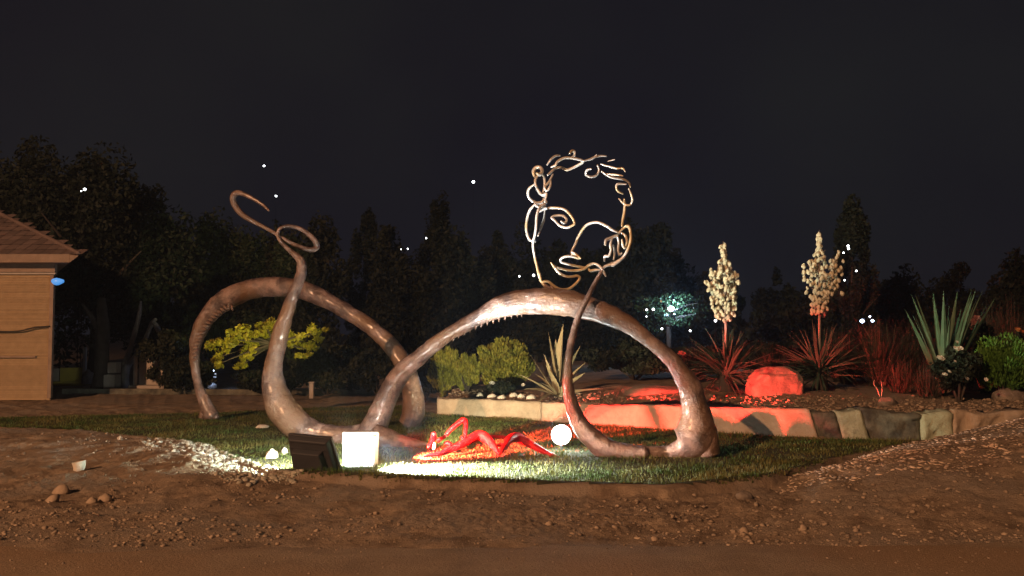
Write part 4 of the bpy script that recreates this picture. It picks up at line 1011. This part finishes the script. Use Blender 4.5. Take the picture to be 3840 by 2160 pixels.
q0 = P(-60, 1338, HY - .0); mb = MB(); mb.box((q0.x + .35, HY + .02, q0.z), (1.3, .05, .035)); mb.obj('ledge', M_trim, house)

# blue lamp by the eave
v = P(217, 1052, 17.1)
r = empty('wall_lamp', (v.x, 17.1, v.z), 'small glowing blue lamp sticking out under the house eave', 'lamp')
tube('shade', [v + Vector((-.11, 0, 0)), v + Vector((-.02, 0, -.02)), v + Vector((.11, 0, -.01))], [.035, .075, .03], M_blue, r, sub=4, seg=10)
tube('arm', [Vector((ex + .0, HY + .04, v.z + .06)), v + Vector((-.1, 0.05, .06)), v + Vector((0, 0, .05))], [.012, .012, .012], M_pole, r, sub=3, seg=6)

# yellow board, pale walls, bench, column, kerb
def boxthing(name, label, cat, boxes, mat_):
    c_ = boxes[0][1]; r = empty(name, (c_[0], c_[1], 0), label, cat)
    for (nm, c1, d1, *mm) in boxes:
        mb = MB(); mb.box(c1, d1); ob = mb.obj(nm, mm[0] if mm else mat_, r)
        bv = ob.modifiers.new('bevel', 'BEVEL'); bv.width = .012; bv.segments = 2
    return r
v = P(268, 1412, 22)
boxthing('yellow_kiosk', 'small kiosk front with yellow light put into its colour beside the house corner', 'kiosk',
         [('front_board', (v.x, 22, v.z + .02), (.56, .06, .40), M_yellow), ('left_panel', (v.x - .45, 22.1, v.z - .02), (.22, .06, .42), M_pale), ('post', (v.x + .34, 21.96, .42), (.08, .08, .98), M_pale),
          ('plinth', (v.x, 22.02, v.z - .30), (1.0, .3, .2), M_trim), ('kerb', (v.x + .02, 21.8, .02), (1.0, .12, .10), M_yellow)], M_yellow)
v = P(330, 1430, 21.8); rock('rock', (v.x, 21.8, 0), (.28, .3, .36), M_rock, 'pale upright rock between yellow kiosk and dark trunk', 'rock', 90)
v = P(420, 1450, 20)
boxthing('low_wall', 'pale broken stub of masonry right of the dark trunk', 'wall', [('pier', (v.x, 20, .16), (.26, .3, .34)), ('cap', (v.x + .02, 20.05, .48), (.2, .25, .24))], M_pale)
v = P(560, 1450, 20)
boxthing('stone_niche', 'pale rendered garden niche with posts left of the rear arch', 'niche',
         [('post', (v.x - .32, 20, .36), (.06, .1, .8)), ('post', (v.x + .30, 20, .28), (.08, .1, .56)), ('back_panel', (v.x, 20.15, .38), (.6, .05, .6)), ('base', (v.x, 20, .04), (.8, .4, .10))], M_pale)
v = P(796, 1430, 20.5)
r = empty('lit_column', (v.x, 20.5, 0), 'blue lit white column seen through the foot of the rear arch', 'column')
ct, cb_ = P(796, 1400, 20.5).z, P(796, 1462, 20.5).z
tube('shaft', [Vector((v.x, 20.5, 0)), Vector((v.x, 20.5, .3)), Vector((v.x, 20.5, ct))], [.10, .095, .095], M_white, r, sub=3, seg=16)
tube('lamp_bulb', [P(805, 1391, 20.45), P(805, 1386, 20.45)], [.03, .03], M_bulbblue, r, sub=2, seg=8)
tube('lamp_bulb', [P(782, 1391, 20.4), P(782, 1386, 20.4)], [.03, .03], M_bulbblue, r, sub=2, seg=8)
tube('lamp_arm', [P(800, 1397, 20.5), P(790, 1397, 20.45), P(782, 1392, 20.4)], [.012] * 3, M_pole, r, sub=2, seg=6)
lp = P(790, 1392, 20.2); lamp('column_light', 'POINT', (lp.x, lp.y, lp.z), 7, (.45, .6, 1.0), size=.03)
v = P(712, 1464, 19.8)
boxthing('white_bench', 'low white bench catching blue light left of the lit column', 'bench', [('seat', (v.x, 19.8, .12), (.42, .25, .05), M_white), ('leg', (v.x - .17, 19.8, .04), (.05, .2, .11), M_white), ('leg', (v.x + .17, 19.8, .04), (.05, .2, .11), M_white)], M_white)
kb = [(-9.6, 19.0), (-6.2, 18.8), (-4.2, 18.6), (-2.0, 18.9)]
V = []; Fc = []
for i, (xx, yy) in enumerate(kb):
    V += [(xx, yy, -.05), (xx, yy, .07), (xx, yy + .14, .07), (xx, yy + .14, -.05)]
    if i: a = (i - 1) * 4; Fc += [(a, a + 4, a + 5, a + 1), (a + 1, a + 5, a + 6, a + 2), (a + 2, a + 6, a + 7, a + 3)]
o = mesh('path_kerb', V, Fc, M_dkwall, origin=(-6, 18.9, 0)); tag(o, kind='structure')
v = P(1168, 1470, 17.5)
boxthing('garden_post', 'small pale marker post seen through the left opening', 'post', [('post', (v.x, 17.5, .12), (.10, .1, .3)), ('cap', (v.x, 17.5, .285), (.13, .13, .03))], M_pale)

# ------------------------------------------------------------------ distant lamps on poles
def dlamp(px, py, Yd, r_px, label, m_=M_bulb, extra=0, group=None, n=1):
    v = P(px, py, Yd); r = empty('distant_lamp', (v.x, Yd, 0), label, 'lamp', group)
    rr_ = r_px * .8 * Yd / F
    tube('bulb', [v - Vector((0, 0, rr_ * .6)), v, v + Vector((0, 0, rr_ * .6))], [rr_ * .7, rr_, rr_ * .7], m_, r, sub=3, seg=10)
    tube('pole', [Vector((v.x, Yd, -.1)), Vector((v.x, Yd, v.z * .5)), Vector((v.x, Yd, v.z - rr_ * 1.3))], [.010, .007, .005], M_pole, r, sub=2, seg=6)
    return r, v
D = [(318, 710, 22.0, 6.5, 'white lamp shining through the broad dark tree at left'), (305, 716, 22.1, 3, 'fainter lamp touching the one in the broad tree'), (990, 622, 70, 5, 'lone white lamp high in the sky above the wire loop'),
     (1035, 735, 60, 5, 'white lamp just right of the wire loop tip'), (1775, 682, 75, 7, 'pale white lamp in the sky left of the wire face'), (1598, 893, 25, 4, 'tiny white lamp left of the tallest conifer'),
     (1529, 933, 25, 3.5, 'dim lamp, second left of the tallest conifer'), (1504, 935, 25, 2.5, 'faintest lamp left of the tallest conifer'), (1947, 1036, 25, 4.5, 'white lamp left of the wire chin'), (2001, 1032, 25, 6, 'brighter white lamp against the wire cheek'),
     (683, 1388, 19, 4.5, 'warm white lamp low between niche and rear arch'), (2683, 1203, 16, 6, 'left bright lamp under the first plume'), (2727, 1196, 16, 5, 'right bright lamp under the first plume'),
     (3180, 922, 21, 5, 'topmost white lamp in the slender conifer'), (3182, 932, 21, 5.5, 'second white lamp in the slender conifer'), (3163, 948, 21, 4, 'third white lamp in the slender conifer'), (3211, 1016, 21, 4.5, 'white lamp low right in the slender conifer'), (3167, 1051, 21, 4, 'lowest white lamp in the slender conifer'),
     (3233, 1204, 17, 10, 'largest blue white lamp in the reddish grass'), (3272, 1203, 17, 7, 'right blue white lamp in the reddish grass'), (3262, 1187, 17, 4.5, 'upper small blue white lamp in the reddish grass'),
     (2425, 1162, 22, 5, 'white lamp left of the blue haloed lamp'), (2450, 1160, 22, 6, 'white lamp nearest left of the blue haloed lamp'), (2424, 1187, 22, 3, 'tiny lamp below left of the blue haloed lamp'), (2482, 1233, 22, 5, 'low lamp beneath the blue haloed lamp'), (2588, 1240, 18, 5, 'greenish lamp behind the left yucca leaf tips')]
for a, b_, c_, d_, lb in D:
    dlamp(a, b_, c_, d_, lb, M_bulbblue if 'blue white' in lb else M_bulb)
M_gloss = mat('glossy_leaf', (0.03, 0.06, 0.03), 0.22, (0.05, 0.09, 0.04), 2, island=0.4, spec=0.9, trans=0.25)
tree('loose_tree', 2500, 1085, 23.3, 270, 'loose glossy leaved tree sparkling around the blue haloed lamp', 171, M_gloss, 1260, 1500, leaf=.045, clumps=40)
r, v = dlamp(2516, 1157, 23, 15, 'brightest blue haloed lamp right of the main arch')
lamp('blue_haloed_lamp_light', 'POINT', (v.x + .05, v.y - .35, v.z + .05), 120, (.45, .7, 1.0), size=.08)

# ------------------------------------------------------------------ thin haze added for soft depth and lamp glow
mh = bpy.data.materials.new('haze'); mh.use_nodes = True
hn = mh.node_tree.nodes; hl = mh.node_tree.links; hn.remove(hn['Principled BSDF'])
pv = hn.new('ShaderNodeVolumePrincipled'); pv.inputs['Color'].default_value = (.62, .75, 1, 1); pv.inputs['Density'].default_value = 0.0020; pv.inputs['Anisotropy'].default_value = 0.5
hl.new(pv.outputs[0], hn['Material Output'].inputs['Volume'])
mb = MB(); mb.box((0, 35, 7), (110, 110, 17)); o = mb.obj('haze', mh); o['kind'] = 'stuff'; tag(o, 'thin haze added over the garden for softness and lamp glow', 'haze')
